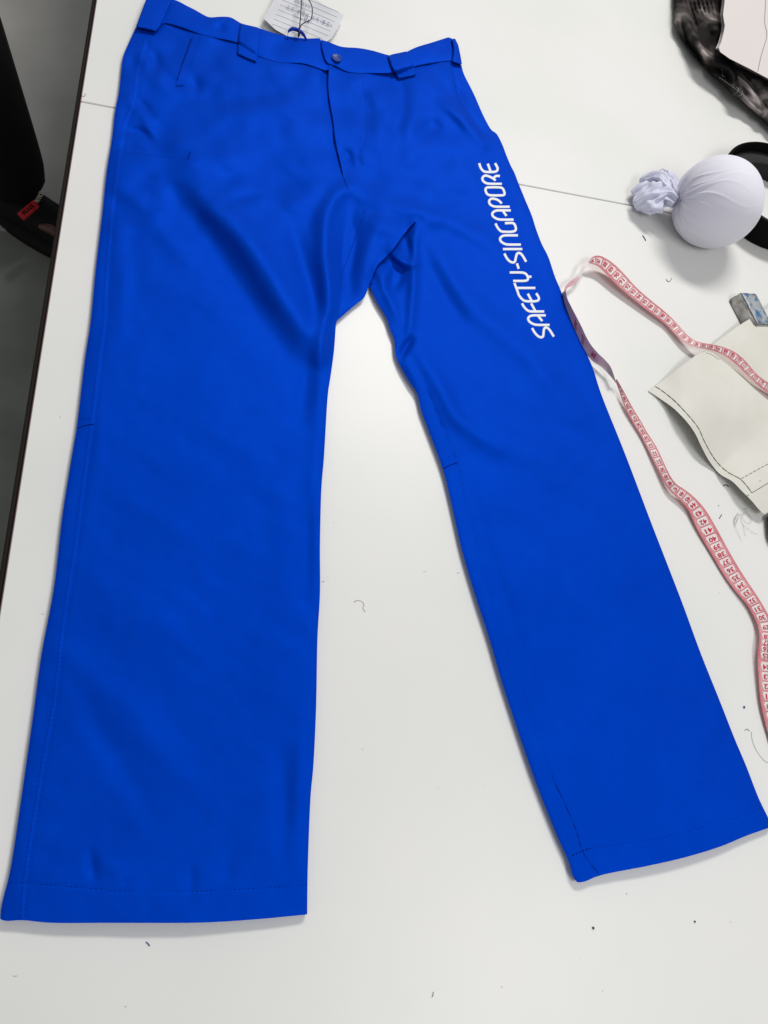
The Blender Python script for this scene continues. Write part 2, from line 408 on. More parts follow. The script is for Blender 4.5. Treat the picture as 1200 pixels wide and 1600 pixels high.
SIDESEAM = [(232, 62), (226, 85), (219, 110), (213, 157), (205, 180), (196, 210), (184, 290), (176, 367), (170, 450), (168, 500), (160, 560), (148, 660), (137, 740), (122, 852), (106, 956), (100, 1000),
            (89, 1096), (69, 1208), (46, 1354), (38, 1436)]
INSEAMR = [(668, 610), (685, 652), (706, 702), (713, 718), (727, 777), (743, 835), (760, 897), (777, 960), (799, 1025), (832, 1119), (862, 1212), (896, 1287), (911, 1332), (934, 1364)]
INSEAML = [(569, 328), (560, 355), (550, 385), (538, 418), (532, 445), (531, 470), (528, 498)]
PKTR = [(707, 104), (712, 130), (724, 160), (743, 192), (760, 212)]
KNEEL = [(120, 670), (133, 665), (147, 663)]
KNEER = [(692, 733), (703, 727), (714, 723)]
HEMSTL = [(14, 1380), (50, 1381), (105, 1385), (150, 1389), (200, 1393), (290, 1393), (380, 1389), (433, 1386), (482, 1383)]
HEMSTR = [(893, 1336), (908, 1330), (925, 1325), (1000, 1315), (1070, 1300), (1130, 1284), (1194, 1262)]
def folds(Q):
    z = np.zeros(len(Q))
    for P, wd, a in RIDGES:
        P = resamp(P, 14)
        lo, hi = P.min(0)-3*wd, P.max(0)+3*wd
        k = np.where((Q[:, 0] > lo[0]) & (Q[:, 0] < hi[0]) & (Q[:, 1] > lo[1]) & (Q[:, 1] < hi[1]))[0]
        if not len(k): continue
        d, t, _ = segdist(Q[k], P)
        tp = .25+.75*np.sin(np.pi*np.clip(t*.9+.05, 0, 1))**.7
        z[k] += (1.55 if wd > 9 else 1.6)*a*tp*(.65 if P[:, 1].mean() > 640 else 1)*np.exp(-(d/wd)**2)
    z += .75*vnoise(Q, 95, 3)+.45*vnoise(Q@np.array([[.8, .6], [-.6, .8]])*np.array([1, .45]), 48, 5)+.22*vnoise(Q, 20, 8)+.35*vnoise(Q@np.array([[.5, .87], [-.87, .5]])*np.array([1, .3]), 26, 11)
    z += (1-ss((Q[:, 1]-300)/120))*(2.5*vnoise(Q@np.array([[.9, .44], [-.44, .9]])*np.array([.6, 1.2]), 46, 21)+1.5*vnoise(Q, 26, 22)+.9*vnoise(Q@np.array([[.6, .8], [-.8, .6]])*np.array([1, .35]), 17, 23))
    return z
EDGE = chain(sOUTR); SIDES = [sOUTR, sINR, sINL, sOUTL]
def edged(Q):
    d = np.full(len(Q), 1e9)
    for P in SIDES: d = np.minimum(d, segdist(Q, P[::3])[0])
    return d
def groove(Q, P, wd, depth, step=0.0, side=1):
    P = np.asarray(P, float); lo, hi = P.min(0)-30, P.max(0)+30
    z = np.zeros(len(Q))
    k = np.where((Q[:, 0] > lo[0]) & (Q[:, 0] < hi[0]) & (Q[:, 1] > lo[1]) & (Q[:, 1] < hi[1]))[0]
    if not len(k): return z
    d, t, s = segdist(Q[k], rs(P, 8)); e = (t > .001) & (t < .999)
    z[k] = e*(-depth*np.exp(-(d/wd)**2)+step*(s == side)*np.exp(-(d/14)**2)*ss(d/2.5))
    return z
def zbase(Q):
    """height of the cloth in mm before overlaps"""
    Q = np.asarray(Q, float)
    d = edged(Q); e = np.sqrt(1-(1-np.clip(d/16, 0, 1))**2)
    f = folds(Q)
    z = 6.2+1.3*e+f*(.25+.75*ss(d/22))
    # hems lift towards the middle of the opening
    for H, P in ((3.0, sHEML), (2.5, sHEMR)):
        dh, t, _ = segdist(Q, P[::4]); z += H*np.exp(-(dh/70)**2)*np.sin(np.pi*t)
    z += groove(Q, SIDESEAM, 2.2, .45, .25, 1)+groove(Q, INSEAMR, 2.2, .6, .2, -1)+groove(Q, INSEAML, 2.0, .6)
    z += groove(Q, HEMSTL, 2.0, .4, .2, 1)+groove(Q, HEMSTR, 2.0, .3, .2, 1)
    z += groove(Q, PKTR, 2.4, 1.4, 2.0, 1)
    return z
def zA(Q):
    z = zbase(Q)
    d, t, _ = segdist(Q, np.array(FOLD, float)); z = z+4.5*np.exp(-(d/20)**2)*np.sin(np.pi*np.clip(t*.85+.1, 0, 1))**.8
    d, t, _ = segdist(Q, np.array(FLY, float)); z = z-2.6*np.exp(-(d/9)**2)*(1-ss((t-.6)/.4))+.15
    d, t, _ = segdist(Q, np.array(WBL, float)); z = z-1.2*np.exp(-(d/4)**2)-3.0*np.exp(-((Q[:, 0]-512)/8)**2-((Q[:, 1]-116)/16)**2)
    return np.maximum(z, 2.4)*.001
def zB(Q):
    z = zbase(Q)
    d, t, s = segdist(Q, np.array(FOLD, float)); z = z-5*np.exp(-(d/11)**2)*np.sin(np.pi*np.clip(t*.8+.15, 0, 1))
    d, t, _ = segdist(Q, np.array(FLY, float)); z = z+1.6*np.exp(-(d/10)**2)*(1-ss((t-.75)/.25))
    d, t, _ = segdist(Q, np.array(WBR, float)); z = z-1.2*np.exp(-(d/4)**2)
    # lowered where it slips under the other leg
    a = inside(Q, CROTCHZ)*ss((segdist(Q, rs(CSEAM))[0]-3)/5)
    return np.maximum(z-a*5, 2.0)*.001
CROTCHZ = np.vstack([rs(CSEAM), rs(FOLD)[1:], [(560, 400), (548, 330)]])

TRO = empty('trousers', at(500, 700), 'bright royal blue work trousers laid flat on the white table', 'trousers')
RIM = ((.1, .0008, 0), (.5, .0022, 0), (2.2, .0048, 0), (6, .009, 0))
# left half on the picture: slips under the fly, lies over the other leg at the crotch
RIMW = ((.1, .0006, 0), (.5, .0018, 0), (2, .005, 0), (4, .0095, 0))
FLYU = [(x+9, y) for x, y in FLY[:-1]]
polyA = chain(np.array([(212, 43)]), rs(WBL)[1:], np.array([(518, 112)]), rs(FLYU[1:]), rs(CSEAM), rs(FOLD), sINL, sHEML, sOUTL)
polyA = polyA[:-1]
legA = sheet('trouser_leg', polyA, zA, M_BLUE, TRO, 3.6, RIM, sharp=True)
polyB = chain(rs(WBR), sOUTR, sHEMR, sINR[:-1], np.array([(577, 445), (570, 420), (575, 395), (585, 370), (590, 350), (575, 334), (556, 314)]), rs(FLY[::-1]))
polyB = polyB[:-1]
legB = sheet('trouser_leg', polyB, zB, M_BLUE, TRO, 3.6, RIM, sharp=True)
# back layers of the two legs, seen in the hem openings
def flatz(v): return lambda Q: np.full(len(Q), v)
def inset_poly(P, k):
    P = np.asarray(P, float); T = np.roll(P, -1, 0)-np.roll(P, 1, 0); T /= np.linalg.norm(T, axis=1)[:, None]+1e-9
    A2 = .5*np.sum(P[:, 0]*np.roll(P[:, 1], -1)-np.roll(P[:, 0], -1)*P[:, 1])
    return P+np.stack([-T[:, 1], T[:, 0]], 1)*(1 if A2 > 0 else -1)*k
backA = [(4, 1434), (30, 1434), (75, 1437), (250, 1436), (470, 1424), (478, 1380), (470, 1200), (150, 1200), (44, 1200), (22, 1350)]
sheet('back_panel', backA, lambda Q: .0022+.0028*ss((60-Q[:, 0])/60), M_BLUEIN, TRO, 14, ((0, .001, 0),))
backB = [(905, 1376), (925, 1372), (990, 1352), (1100, 1325), (1196, 1288), (1130, 1130), (900, 1130), (840, 1200), (875, 1290)]
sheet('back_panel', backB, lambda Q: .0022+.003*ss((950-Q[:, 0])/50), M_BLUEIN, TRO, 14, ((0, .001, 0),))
# waistband: two halves, the button half on top
def pillow(Q, P1, P2, h):
    a = segdist(Q, P1)[0]; b = segdist(Q, P2)[0]; t = a/(a+b+1e-6)
    return h*(1-(2*t-1)**4)
def zW(Q):
    f = .9*vnoise(Q*np.array([1, .35]), 26, 12)+.5*vnoise(Q, 60, 14)
    for (x, y), r, a in (((344, 42), 7, -1.6), ((340, 30), 14, 1.2), ((360, 40), 12, 1.0), ((432, 70), 12, -1.4), ((450, 66), 10, -1.2), ((690, 75), 12, -1.2), ((676, 80), 14, .8), ((540, 90), 12, .6), ((480, 80), 18, .7)):
        f = f+a*np.exp(-((Q[:, 0]-x)**2+(Q[:, 1]-y)**2)/r**2)
    return 8.5+f
wl_top = np.array(WTOP[:17], float); wl_bot = np.array([(232, 46)]+WBL[1:], float)
def zWL(Q): return (zW(Q)+pillow(Q, wl_top, np.array(WBL, float), 1.5)-.6-1.6*np.exp(-(segdist(Q, np.array([(505, 66), (511, 108)], float))[0]/10)**2))*.001
polyWL = chain(np.array([(230, -6), (268, -6)]), rs(WTOP[:17]), np.array([(519, 70), (521, 90), (519, 108)]), rs(WBL[::-1]))
wbl = sheet('waistband', polyWL, zWL, M_BLUE, TRO, 3.0, RIMW, sharp=True)
wr_top = np.array(WTOP[15:], float)
def zWR(Q): return (zW(Q)+pillow(Q, wr_top, np.array(WBR, float), 1.6)+1.2*np.exp(-(segdist(Q, np.array([(503, 74), (513, 98)], float))[0]/14)**2))*.001
polyWR = chain(np.array([(502, 62), (503, 74), (508, 92)]), rs(WBR), np.array([(716, 75), (710, 62)]), rs(WTOP[16:][::-1]))
wbr = sheet('waistband', polyWR, zWR, M_BLUE, TRO, 3.0, RIMW, sharp=True)
# parts laid on the cloth
def zall(Q):
    Q = np.asarray(Q, float)
    a = inside(Q, polyWR); b = inside(Q, polyWL); c = inside(Q, polyB); d = inside(Q, polyA)
    fo = inside(Q, CROTCHZ)
    z = np.where(c & ~fo, zB(Q), zA(Q)); z = np.where(b, np.maximum(zWL(Q), .0), z); z = np.where(a, zWR(Q), z)
    return z
def lift(h): return lambda Q: zall(Q)+h
def zloop(cx, cy, h, r=16): return lambda Q: zall(Q)+h*.001+.0012*np.exp(-((Q[:, 0]-cx)**2+(Q[:, 1]-cy)**2)/r**2)
SK = ((.1, .0008, 0), (.6, .0022, 0), (2.0, .0035, 0))
sheet('belt_loop', [(376, 36), (382, 38), (404, 43), (406, 46), (404, 72), (401, 97), (386, 91), (371, 84), (373, 60)], zloop(389, 66, 2.4), M_BLUE, TRO, 2.5, SK)
sheet('belt_loop', [(606, 88), (612, 85), (636, 80), (638, 84), (646, 102), (650, 117), (636, 120), (622, 123), (612, 104)], zloop(630, 103, 2.6), M_BLUE, TRO, 2.5, SK)
sheet('belt_loop', [(232, -8), (268, -8), (268, 2), (262, 14), (256, 28), (250, 40), (243, 49), (228, 45), (213, 42), (220, 22)], lambda Q: .0125+.001*np.exp(-((Q[:, 0]-238)**2+(Q[:, 1]-22)**2)/260), M_BLUE, TRO, 2.5, ((.1, .0008, 0), (.6, .0022, 0), (1.5, .009, 0)))
sheet('belt_loop', [(706, 61), (711, 60), (716, 70), (719, 84), (722, 101), (714, 99), (706, 96), (708.5, 84), (708.5, 72)], lambda Q: .0135-.002*ss((Q[:, 0]-712)/9), M_BLUE, TRO, 2.2, ((.1, .0008, 0), (.6, .0022, 0), (1.5, .009, 0)))
sheet('pocket_welt', [(304.5, 53), (312, 55), (303, 85), (294, 112), (286, 133), (275, 134), (283, 106), (294, 82)], lift(.0013), M_BLUE, TRO, 2.5, SK, sharp=True)
sheet('pocket_band', [(177, 217), (205, 217), (232, 221), (262, 228), (294, 238), (292, 250), (265, 246), (232, 243), (200, 240), (174, 238)], lambda Q: zall(Q)+.0001+.0014*np.exp(-(segdist(Q, np.array([(177, 217), (205, 217), (232, 221), (262, 228), (294, 238)], float))[0]/9)**2), M_BLUE, TRO, 3, SK, sharp=True)
tube('pocket_opening', atv(rs([(299, 60), (292, 80), (284, 102), (277, 125)], 4), zall(rs([(299, 60), (292, 80), (284, 102), (277, 125)], 4))+.0002), .0006, M_DTHREAD, TRO, 5)
PBE = [(297, 237), (293.5, 250)]
# seams and stitches (thread lying in its groove)
def stitches(name, P, m, r=.00028, ln=.0026, gap=.0011, h=.0001, off=0, kindlabel=None):
    P = rs(P, 2.0); 
    if off:
        T = np.gradient(P, axis=0); T /= np.linalg.norm(T, axis=1)[:, None]; P = P+np.stack([-T[:, 1], T[:, 0]], 1)*off
    W = atv(P, zall(P)+h); L = np.r_[0, np.cumsum(np.linalg.norm(np.diff(W, axis=0), axis=1))]
    b = Bag(); s = 0
    g = lambda x: np.array([np.interp(x, L, W[:, k]) for k in range(3)])
    while s+ln < L[-1]:
        q = [g(s)-[0, 0, r], g(s+ln*.3)+[0, 0, r*.4], g(s+ln*.7)+[0, 0, r*.4], g(s+ln)-[0, 0, r]]
        b.add(*tube_geo(q, [r*.6, r, r, r*.6], 4)); s += ln+gap
    o = b.make(name, m, TRO); return o
def seam(P, r=.00035, h=-.00005, m=None):
    P = rs(P, 3); return tube('seam', atv(P, zall(P)+h), r, m or M_DTHREAD, TRO, 5)
stitches('stitching', SIDESEAM, M_THREAD, .00022)
stitches('stitching', SIDESEAM, M_THREAD, .0002, off=7)
seam(INSEAMR[:5], .0003); seam(INSEAMR[4:-3], .00022, m=M_THREAD); seam(INSEAMR[-4:], .00045)
seam(INSEAML, .0003); seam(FLY[-3:], .0005); seam([(543, 294), (552, 306), (563, 316)], .0003, m=M_THREAD)
seam(KNEEL, .0005); seam(KNEER, .0005); stitches('stitching', [(125, 655), (136, 654), (148, 654)], M_THREAD); stitches('stitching', [(700, 714), (706, 711), (712, 708)], M_THREAD)
stitches('stitching', HEMSTL, M_DTHREAD, .0002); stitches('stitching', HEMSTR, M_THREAD, .0002)
stitches('stitching', [(894, 1337), (902, 1333), (910, 1330), (926, 1324)], M_DTHREAD, .0004)
stitches('stitching', PKTR, M_THREAD, .0002, off=4); stitches('stitching', PKTR, M_THREAD, .0002, off=8)
stitches('stitching', [(566, 118), (570, 150), (573, 190), (571, 222), (562, 240), (545, 251), (534, 256)], M_THREAD, .00018)
stitches('stitching', [(210, 51), (226, 55), (236, 60)], M_THREAD, .0003)
seam([(255, 37), (283, 43), (310, 53), (333, 59), (372, 68)], .0004); seam([(404, 89), (440, 98), (474, 100), (507, 110)], .0004)
seam([(518, 101), (534, 109), (549, 114), (582, 115), (620, 114)], .0004); seam([(650, 104), (676, 99), (706, 96)], .0004)
seam(PBE, .0005); stitches('stitching', [(180, 221), (205, 221), (232, 225), (262, 232), (291, 241)], M_THREAD, .0002); stitches('stitching', [(177, 236), (200, 238), (232, 241), (265, 245), (290, 248)], M_THREAD, .0002)
stitches('stitching', [(309, 57), (300, 84), (291, 110), (283, 131)], M_THREAD, .0002)
# button
bc = np.array([[525.5, 92.0]]); bz = float(zall(bc)[0]); BC = at(525.5, 92, bz+.0008)
def disc(name, c, r, h, m, parent, n=28, dish=.0):
    V = []; F = []
    prof = [(r*.93, 0), (r, h*.4), (r*.97, h*.8), (r*.86, h), (r*.72, h*.72), (r*.3, h*.6), (0.0001, h*.6)]
    for rr_, z in prof:
        for j in range(n): a = 2*math.pi*j/n; V.append((c[0]+rr_*math.cos(a), c[1]+rr_*math.sin(a), c[2]+z))
    for i in range(len(prof)-1):
        for j in range(n): F.append((i*n+j, i*n+(j+1) % n, (i+1)*n+(j+1) % n, (i+1)*n+j))
    F.append(tuple(range((len(prof)-1)*n, len(prof)*n)))
    return obj(name, V, F, m, parent)
btn = disc('button', BC, .0068, .0026, M_BTN, TRO)
b = Bag()
for a0, a1, rr_ in ((.3, 1.3, .0055), (1.7, 2.9, .0055), (3.5, 4.6, .0055), (0.2, 6.0, .0036)):
    b.add(*tube_geo([(BC[0]+rr_*math.cos(a), BC[1]+rr_*math.sin(a), BC[2]+.0024) for a in np.linspace(a0, a1, 12)], .00022, 4))
for k in range(3):
    b.add(*tube_geo([(BC[0]-.002+.0016*k, BC[1]-.0018, BC[2]+.0020), (BC[0]-.001+.0014*k, BC[1]+.0018, BC[2]+.0020)], .0002, 4))
b.make('button_marks', M_BTNL, btn)
# printed lettering down the thigh
XB = np.array([(255, 775), (260, 777), (287, 784), (300, 788), (322, 796), (342, 802), (367, 809), (389, 816), (409, 822), (431, 830), (449, 836), (486, 850), (506, 858), (528, 866)], float)
XT = np.array([(256, 748.7), (278, 753), (298, 758.7), (316, 764), (336, 769), (349, 774), (373, 780.7), (396, 788), (426, 796.5), (442, 803), (459, 809.5), (474, 815.5), (497, 824), (512, 831), (528, 837)], float)
GL = {'S': [[(.9, 1), (.45, .94), (.15, .83), (.05, .69), (.15, .57), (.5, .47), (.82, .37), (.95, .27), (.9, .16), (.65, .08), (.12, .0)]],
      'A': [[(.1, 0), (.1, .6), (.16, .82), (.35, .97), (.5, .99), (.65, .97), (.84, .82), (.9, .6), (.9, 0)], [(.9, .42), (.42, .30)]],
      'F': [[(1, 1), (.55, .95), (.2, .83), (.1, .65), (.1, 0)], [(.1, .45), (1, .52)]],
      'E': [[(1, 1), (.55, .96), (.2, .85), (.1, .68), (.1, .3), (.2, .1), (.5, .01), (1, .06)], [(.1, .44), (.95, .5)]],
      'T': [[(0, .98), (1, .98)], [(.5, .96), (.5, 0)]],
      'Y': [[(.1, 1), (.1, .45), (.2, .25), (.5, .19), (.8, .25), (.9, .45), (.9, 1)], [(.5, .19), (.5, 0)]],
      '-': [[(.0, .5), (1, .5)]], 'I': [[(.5, 0), (.5, 1)]],
      'N': [[(.1, 0), (.1, .6), (.16, .82), (.35, .97), (.5, .99), (.65, .97), (.84, .82), (.9, .6), (.9, 0)]],
      'G': [[(.88, 1), (.45, .94), (.15, .82), (.1, .65), (.1, .3), (.2, .08), (.45, .0), (.8, .02), (.92, .12), (.9, .5)]],
      'P': [[(.1, 0), (.1, .6), (.16, .84), (.38, .98), (.68, .97), (.9, .82), (.86, .6), (.68, .44), (.42, .36)]],
      'O': [[(.5, 0), (.2, .04), (.1, .2), (.1, .78), (.2, .95), (.5, 1), (.8, .95), (.9, .78), (.9, .2), (.8, .04), (.5, 0)]],
      'R': [[(.1, 0), (.1, .6), (.16, .84), (.38, .98), (.68, .98), (.92, .82), (.86, .62), (.66, .42), (.42, .3)], [(.6, .38), (.82, .28), (.9, .14), (.88, 0)]]}
SPAN = [('S', 529, 510), ('A', 509.5, 491), ('F', 488.5, 474), ('E', 472.6, 458.2), ('T', 458, 442), ('Y', 440.7, 424), ('-', 420, 411.5), ('S', 412, 393.5), ('I', 392, 386.4),
        ('N', 384, 366), ('G', 364, 346.7), ('A', 345, 327), ('P', 324.9, 308.7), ('O', 307, 291), ('R', 289, 272.7), ('E', 270.5, 255)]
for ch, y0, y1 in SPAN:
    bag = Bag()
    aa = [p[0] for q in GL[ch] for p in q]; amin, amax = min(aa), max(aa)
    ya, yb = (y0, y1) if ch in 'T-' else (y0-1.8, y1+(0 if ch in 'EF' else 1.8))
    for path in GL[ch]:
        P = []
        for a, bb in path:
            y = ya+(yb-ya)*(a-amin)/(amax-amin) if amax > amin else (y0+y1)/2
            xb = np.interp(y, XB[:, 0], XB[:, 1]); xt = np.interp(y, XT[:, 0], XT[:, 1])
            P.append((xb+(xt-xb)*bb, y))
        P = resamp(P, 1.6, smooth=len(path) > 2)
        T = np.gradient(P, axis=0); T /= np.linalg.norm(T, axis=1)[:, None]+1e-9
        N = np.stack([-T[:, 1], T[:, 0]], 1); hw = 1.9
        rows = [P+N*hw, P+N*hw*.6, P-N*hw*.6, P-N*hw]
        hh = [.0001, .00045, .00045, .0001]
        V = np.vstack([atv(r_, zall(P)+h_+.0002) for r_, h_ in zip(rows, hh)]); n = len(P)
        F = [(k*n+i, k*n+i+1, (k+1)*n+i+1, (k+1)*n+i) for k in range(3) for i in range(n-1)]
        bag.add(V, F)
    o = bag.make('printed_letter', M_PRINT, TRO, smooth=True)
# hanging loop at the back of the waist
def ribbon(name, A, B, m, parent=None, mats=None, sub=None):
    A = np.asarray(A, float); B = np.asarray(B, float); n = len(A)
    V = np.vstack([A, B]); F = [(i, i+1, n+i+1, n+i) for i in range(n-1)]
    return obj(name, V, F, m, parent)
lp = rs([(450, 60), (450, 49), (455, 44), (462, 44), (470, 48), (476, 54), (480, 63)], 1.5)
zz = .008+.012*np.sin(np.linspace(.1, math.pi-.1, len(lp)))
lw = atv(lp, zz)
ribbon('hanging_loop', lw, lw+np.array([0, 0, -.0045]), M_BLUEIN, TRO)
ribbon('hanging_loop', atv(lp+np.array([.0, -1.6]), zz+.0002), lw+np.array([0, 0, .0001]), M_BLUE, TRO)

# ------------------------------------------------------------------ swing tag
TG = empty('swing_tag', at(475, 20), 'lined paper tag with handwriting tied behind the waistband', 'tag')
def ztag(Q): return .006+.010*ss((Q[:, 1]-0)/60)*0+.004*ss((470-Q[:, 0])/60)+.005*ss((Q[:, 0]-480)/60)
sheet('paper', [(440, -34), (427, 0), (419, 16), (411, 28), (430, 46), (455, 60), (500, 72), (518, 60), (529, 42), (538, 23), (505, 7), (470, -18)], ztag, M_TAG, TG, 4, ((0, .0003, 0),), sharp=True)
b = Bag(); TL = []
for k in range(-3, 9):
    ox, oy = 441-3.3*k, 0+7.4*k
    p0 = (ox, oy); p1 = (ox+82, oy+34)
    P = rs([p0, ((p0[0]+p1[0])/2, (p0[1]+p1[1])/2-.5), p1], 6); P = P[P[:, 1] < 66]; P = P[inside(P, np.array([(440, -34), (411, 28), (455, 60), (518, 62), (538, 23), (470, -18)], float))]
    if len(P) > 3: b.add(*tube_geo(atv(P, ztag(P)+.0002), .00018, 4))
b.make('ruled_lines', M_LINT, TG)
# handwritten characters as pen strokes, each in a unit box (x right, y up)
HZ = {'pin': [[(.3, .95), (.3, .6), (.7, .6), (.7, .95), (.3, .95)], [(.05, .45), (.05, .05), (.42, .05), (.42, .45), (.05, .45)], [(.58, .45), (.58, .05), (.95, .05), (.95, .45), (.58, .45)]],
      'ming': [[(.5, 1), (.15, .6)], [(.35, .85), (.8, .8), (.3, .3), (.05, .15)], [(.35, .42), (.35, 0), (.85, 0), (.85, .42), (.35, .42)]],
      'lao': [[(.15, .85), (.8, .85)], [(.5, 1), (.5, .62)], [(0, .62), (1, .62)], [(.85, .9), (.4, .45), (.05, .2)], [(.45, .4), (.45, .05), (.95, .05)], [(.85, .4), (.45, .22)]],
      'kuan': [[(.1, .85), (.5, .85)], [(.3, 1), (.3, .6)], [(.1, .6), (.5, .6)], [(.05, .4), (.5, .4)], [(.3, .4), (.3, .05)], [(.7, 1), (.55, .7)], [(.62, .8), (1, .8), (.9, .6)], [(.75, .65), (.7, .3), (.5, 0)], [(.72, .35), (1, 0)]],
      'ji': [[(.3, 1), (.1, .7), (.35, .65), (.05, .4)], [(.05, .15), (.4, .25)], [(.45, .9), (.9, .9), (.75, .55), (.95, .5), (.6, .0)], [(.6, .85), (.5, .2)], [(.6, .4), (1, 0)]],
      'chang': [[(.8, 1), (.4, .75)], [(0, .55), (1, .55)], [(.3, 1), (.3, .05), (.5, .15)], [(.4, .5), (.95, 0)]],
      'ku': [[(.1, .9), (.1, .2)], [(.1, .9), (.45, .9), (.45, .3)], [(.1, .55), (.45, .55)], [(.6, 1), (.6, 0), (.95, 0)], [(.55, .5), (.95, .6)]],
      'pu': [[(.3, 1), (.35, .85)], [(.7, 1), (.62, .85)], [(.1, .8), (.9, .8)], [(.38, .8), (.38, .55)], [(.62, .8), (.62, .55)], [(0, .52), (1, .52)], [(.25, .42), (.25, 0), (.75, 0), (.75, .42), (.25, .42)], [(.25, .2), (.75, .2)]],
      'lan': [[(.1, .9), (.9, .9)], [(.35, 1), (.35, .8)], [(.65, 1), (.65, .8)], [(.2, .7), (.2, .45)], [(.45, .7), (.45, .4)], [(.6, .65), (.95, .65)], [(.15, .35), (.15, .05)], [(.15, .35), (.85, .35), (.85, .05)], [(.5, .35), (.5, .05)], [(0, .03), (1, .03)]],
      'l': [[(.7, 1), (.45, .5), (.7, 0)]], 'r': [[(.3, 1), (.55, .5), (.3, 0)]], 'c': [[(.4, .6), (.45, .55)], [(.4, .2), (.45, .15)]], 'one': [[(.5, .9), (.5, .1)]], 'dot': [[(.4, .3), (.5, .2)]],
      'n': [[(.1, .1), (.1, .6), (.4, .7), (.5, .1)], [(.6, .6), (.9, .1)]]}
b = Bag()
def write(seq, x0, y0, cw, hh, ang):
    ux, uy = math.cos(ang), math.sin(ang); x = 0
    for c in seq:
        wd_ = cw*(.45 if c in ('l', 'r', 'c', 'one', 'dot') else 1)
        for st in HZ[c]:
            P = np.array([(x0+(x+a*wd_*.85)*ux+(bb*hh)*uy, y0+(x+a*wd_*.85)*uy-(bb*hh)*ux) for a, bb in st])
            P = P+np.random.RandomState(len(b.V) % 997).randn(*P.shape)*.12
            P = resamp(P, 1.2, smooth=False)
            b.add(*tube_geo(atv(P, ztag(P)+.0004), .00017, 3))
        x += wd_
ang = math.atan2(34, 82)
write(['pin', 'ming', 'c', 'lao', 'kuan', 'ji', 'dot', 'chang', 'ku', 'l', 'pu', 'lan', 'r'], 446, 14, 7.2, 7.4, ang)
write(['l', 'one', 'n', 'n', 'kuan', 'pu', 'r'], 457, 26.5, 6.0, 6.6, ang)
write(['n', 'n', 'one', 'n', 'n', 'n'], 459, 3, 5.2, 4.5, ang)
b.make('handwriting', M_BALLPEN, TG)
s1 = rs([(471, -30), (471, 0), (470, 20), (468.5, 38), (467.5, 46), (466, 56)], 3)
tube('string', atv(s1, .012+.010*np.sin(np.linspace(0, 3, len(s1)))), .0007, M_STRING, TG)
s2 = rs([(476, -30), (480, -5), (485, 4), (488, 14), (487, 27), (484, 32), (477, 35), (471, 39), (468, 47), (468, 56)], 2.5)
tube('string', atv(s2, .013+.008*np.sin(np.linspace(0, 3, len(s2)))), .0007, M_STRING, TG)
tube('knot', atv(np.array([(466, 44), (467.5, 50), (466, 58)]), np.array([.018, .019, .012])), [.0008, .0017, .0009], M_STRING, TG)

# ------------------------------------------------------------------ tape measure
TP = empty('tape_measure', at(1110, 840), 'pink and white tape measure winding across the table beside the trousers', 'tape measure')
# stations: (left edge, right edge) going from the lower right corner up, then the upper run to the right border
SA_L = [(1212, 1190), (1202, 1153), (1194, 1124), (1188, 1095), (1186, 1067), (1184, 1039), (1184, 1019), (1187, 997), (1185, 980), (1179, 966), (1168, 946), (1151, 927), (1134, 904), (1117.5, 876), (1103.5, 853), (1092, 833), (1084, 816),
        (1075, 796), (1060, 779), (1048, 769), (1038, 754), (1030, 738), (1020, 718), (1012, 702), (1002, 682), (994, 669), (984, 652), (975, 634), (969, 616), (964, 602), (961, 592)]
SA_R = [(1240, 1184), (1229, 1145), (1220, 1117), (1214, 1089), (1212, 1063), (1210, 1037), (1209, 1015), (1211, 990), (1207, 973), (1200, 960), (1187, 937), (1170, 912), (1152, 884), (1136, 856), (1121, 828), (1108, 805), (1099, 792),
        (1088, 780), (1071, 765), (1057, 757), (1048, 745), (1040, 729), (1031, 709), (1023, 693), (1011, 676), (1003, 660), (993, 645), (983, 627), (974, 610), (967, 598), (963, 591)]
SB_L = [(922, 407), (925, 401), (932, 399), (940, 400), (951, 404.6), (961, 414), (974, 426), (991, 446), (1014, 467), (1038, 486), (1056, 503), (1073, 523), (1088, 533.5), (1105, 537), (1123, 540), (1144, 547.5), (1161, 559), (1173, 574), (1185, 587), (1200, 598), (1230, 616)]
SB_R = [(919.6, 411), (924, 412), (928.5, 413.5), (935, 416.5), (943, 424), (954, 435.5), (967, 448.5), (982, 461), (1000, 476), (1022, 493), (1043, 509), (1060, 528), (1078, 541), (1101, 545), (1118, 549), (1136, 558), (1152, 571), (1167, 586), (1182, 600), (1200, 615), (1230, 634)]
def zpath(n, ctrl): return np.interp(np.linspace(0, 1, n), [c[0] for c in ctrl], [c[1] for c in ctrl])
def edgepair(L, R, k=7):
    L, R = np.asarray(L, float), np.asarray(R, float); n = len(L); t = np.linspace(0, n-1, (n-1)*k+1)
    def cr(P):
        out = []
        for i in range(n-1):
            a, b_, c, d = P[max(i-1, 0)], P[i], P[i+1], P[min(i+2, n-1)]
            for q in range(k):
                u = q/k; out.append(.5*((2*b_)+(c-a)*u+(2*a-5*b_+4*c-d)*u*u+(3*b_-a-3*c+d)*u**3))
        out.append(P[-1]); return np.array(out)
    return cr(L), cr(R)
aL, aR = edgepair(SA_L, SA_R); nA = len(aL)
zc = [(0, 4), (.12, 9), (.22, 14), (.30, 9), (.38, 4), (.48, 4), (.56, 9), (.63, 13), (.70, 9), (.78, 5), (.86, 6), (.95, 12), (1, 13)]
zAl = (zpath(nA, zc)*.45+1.0)*.001; zAr = (zpath(nA, zc)*.8+1.0)*.001
WL, WR = atv(aL, zAl), atv(aR, zAr)
bL, bR = edgepair(SB_L, SB_R); nB = len(bL)
zc2 = [(0, 16), (.1, 16), (.25, 12), (.4, 8), (.5, 6), (.58, 9), (.66, 16), (.75, 22), (.9, 22), (1, 20)]
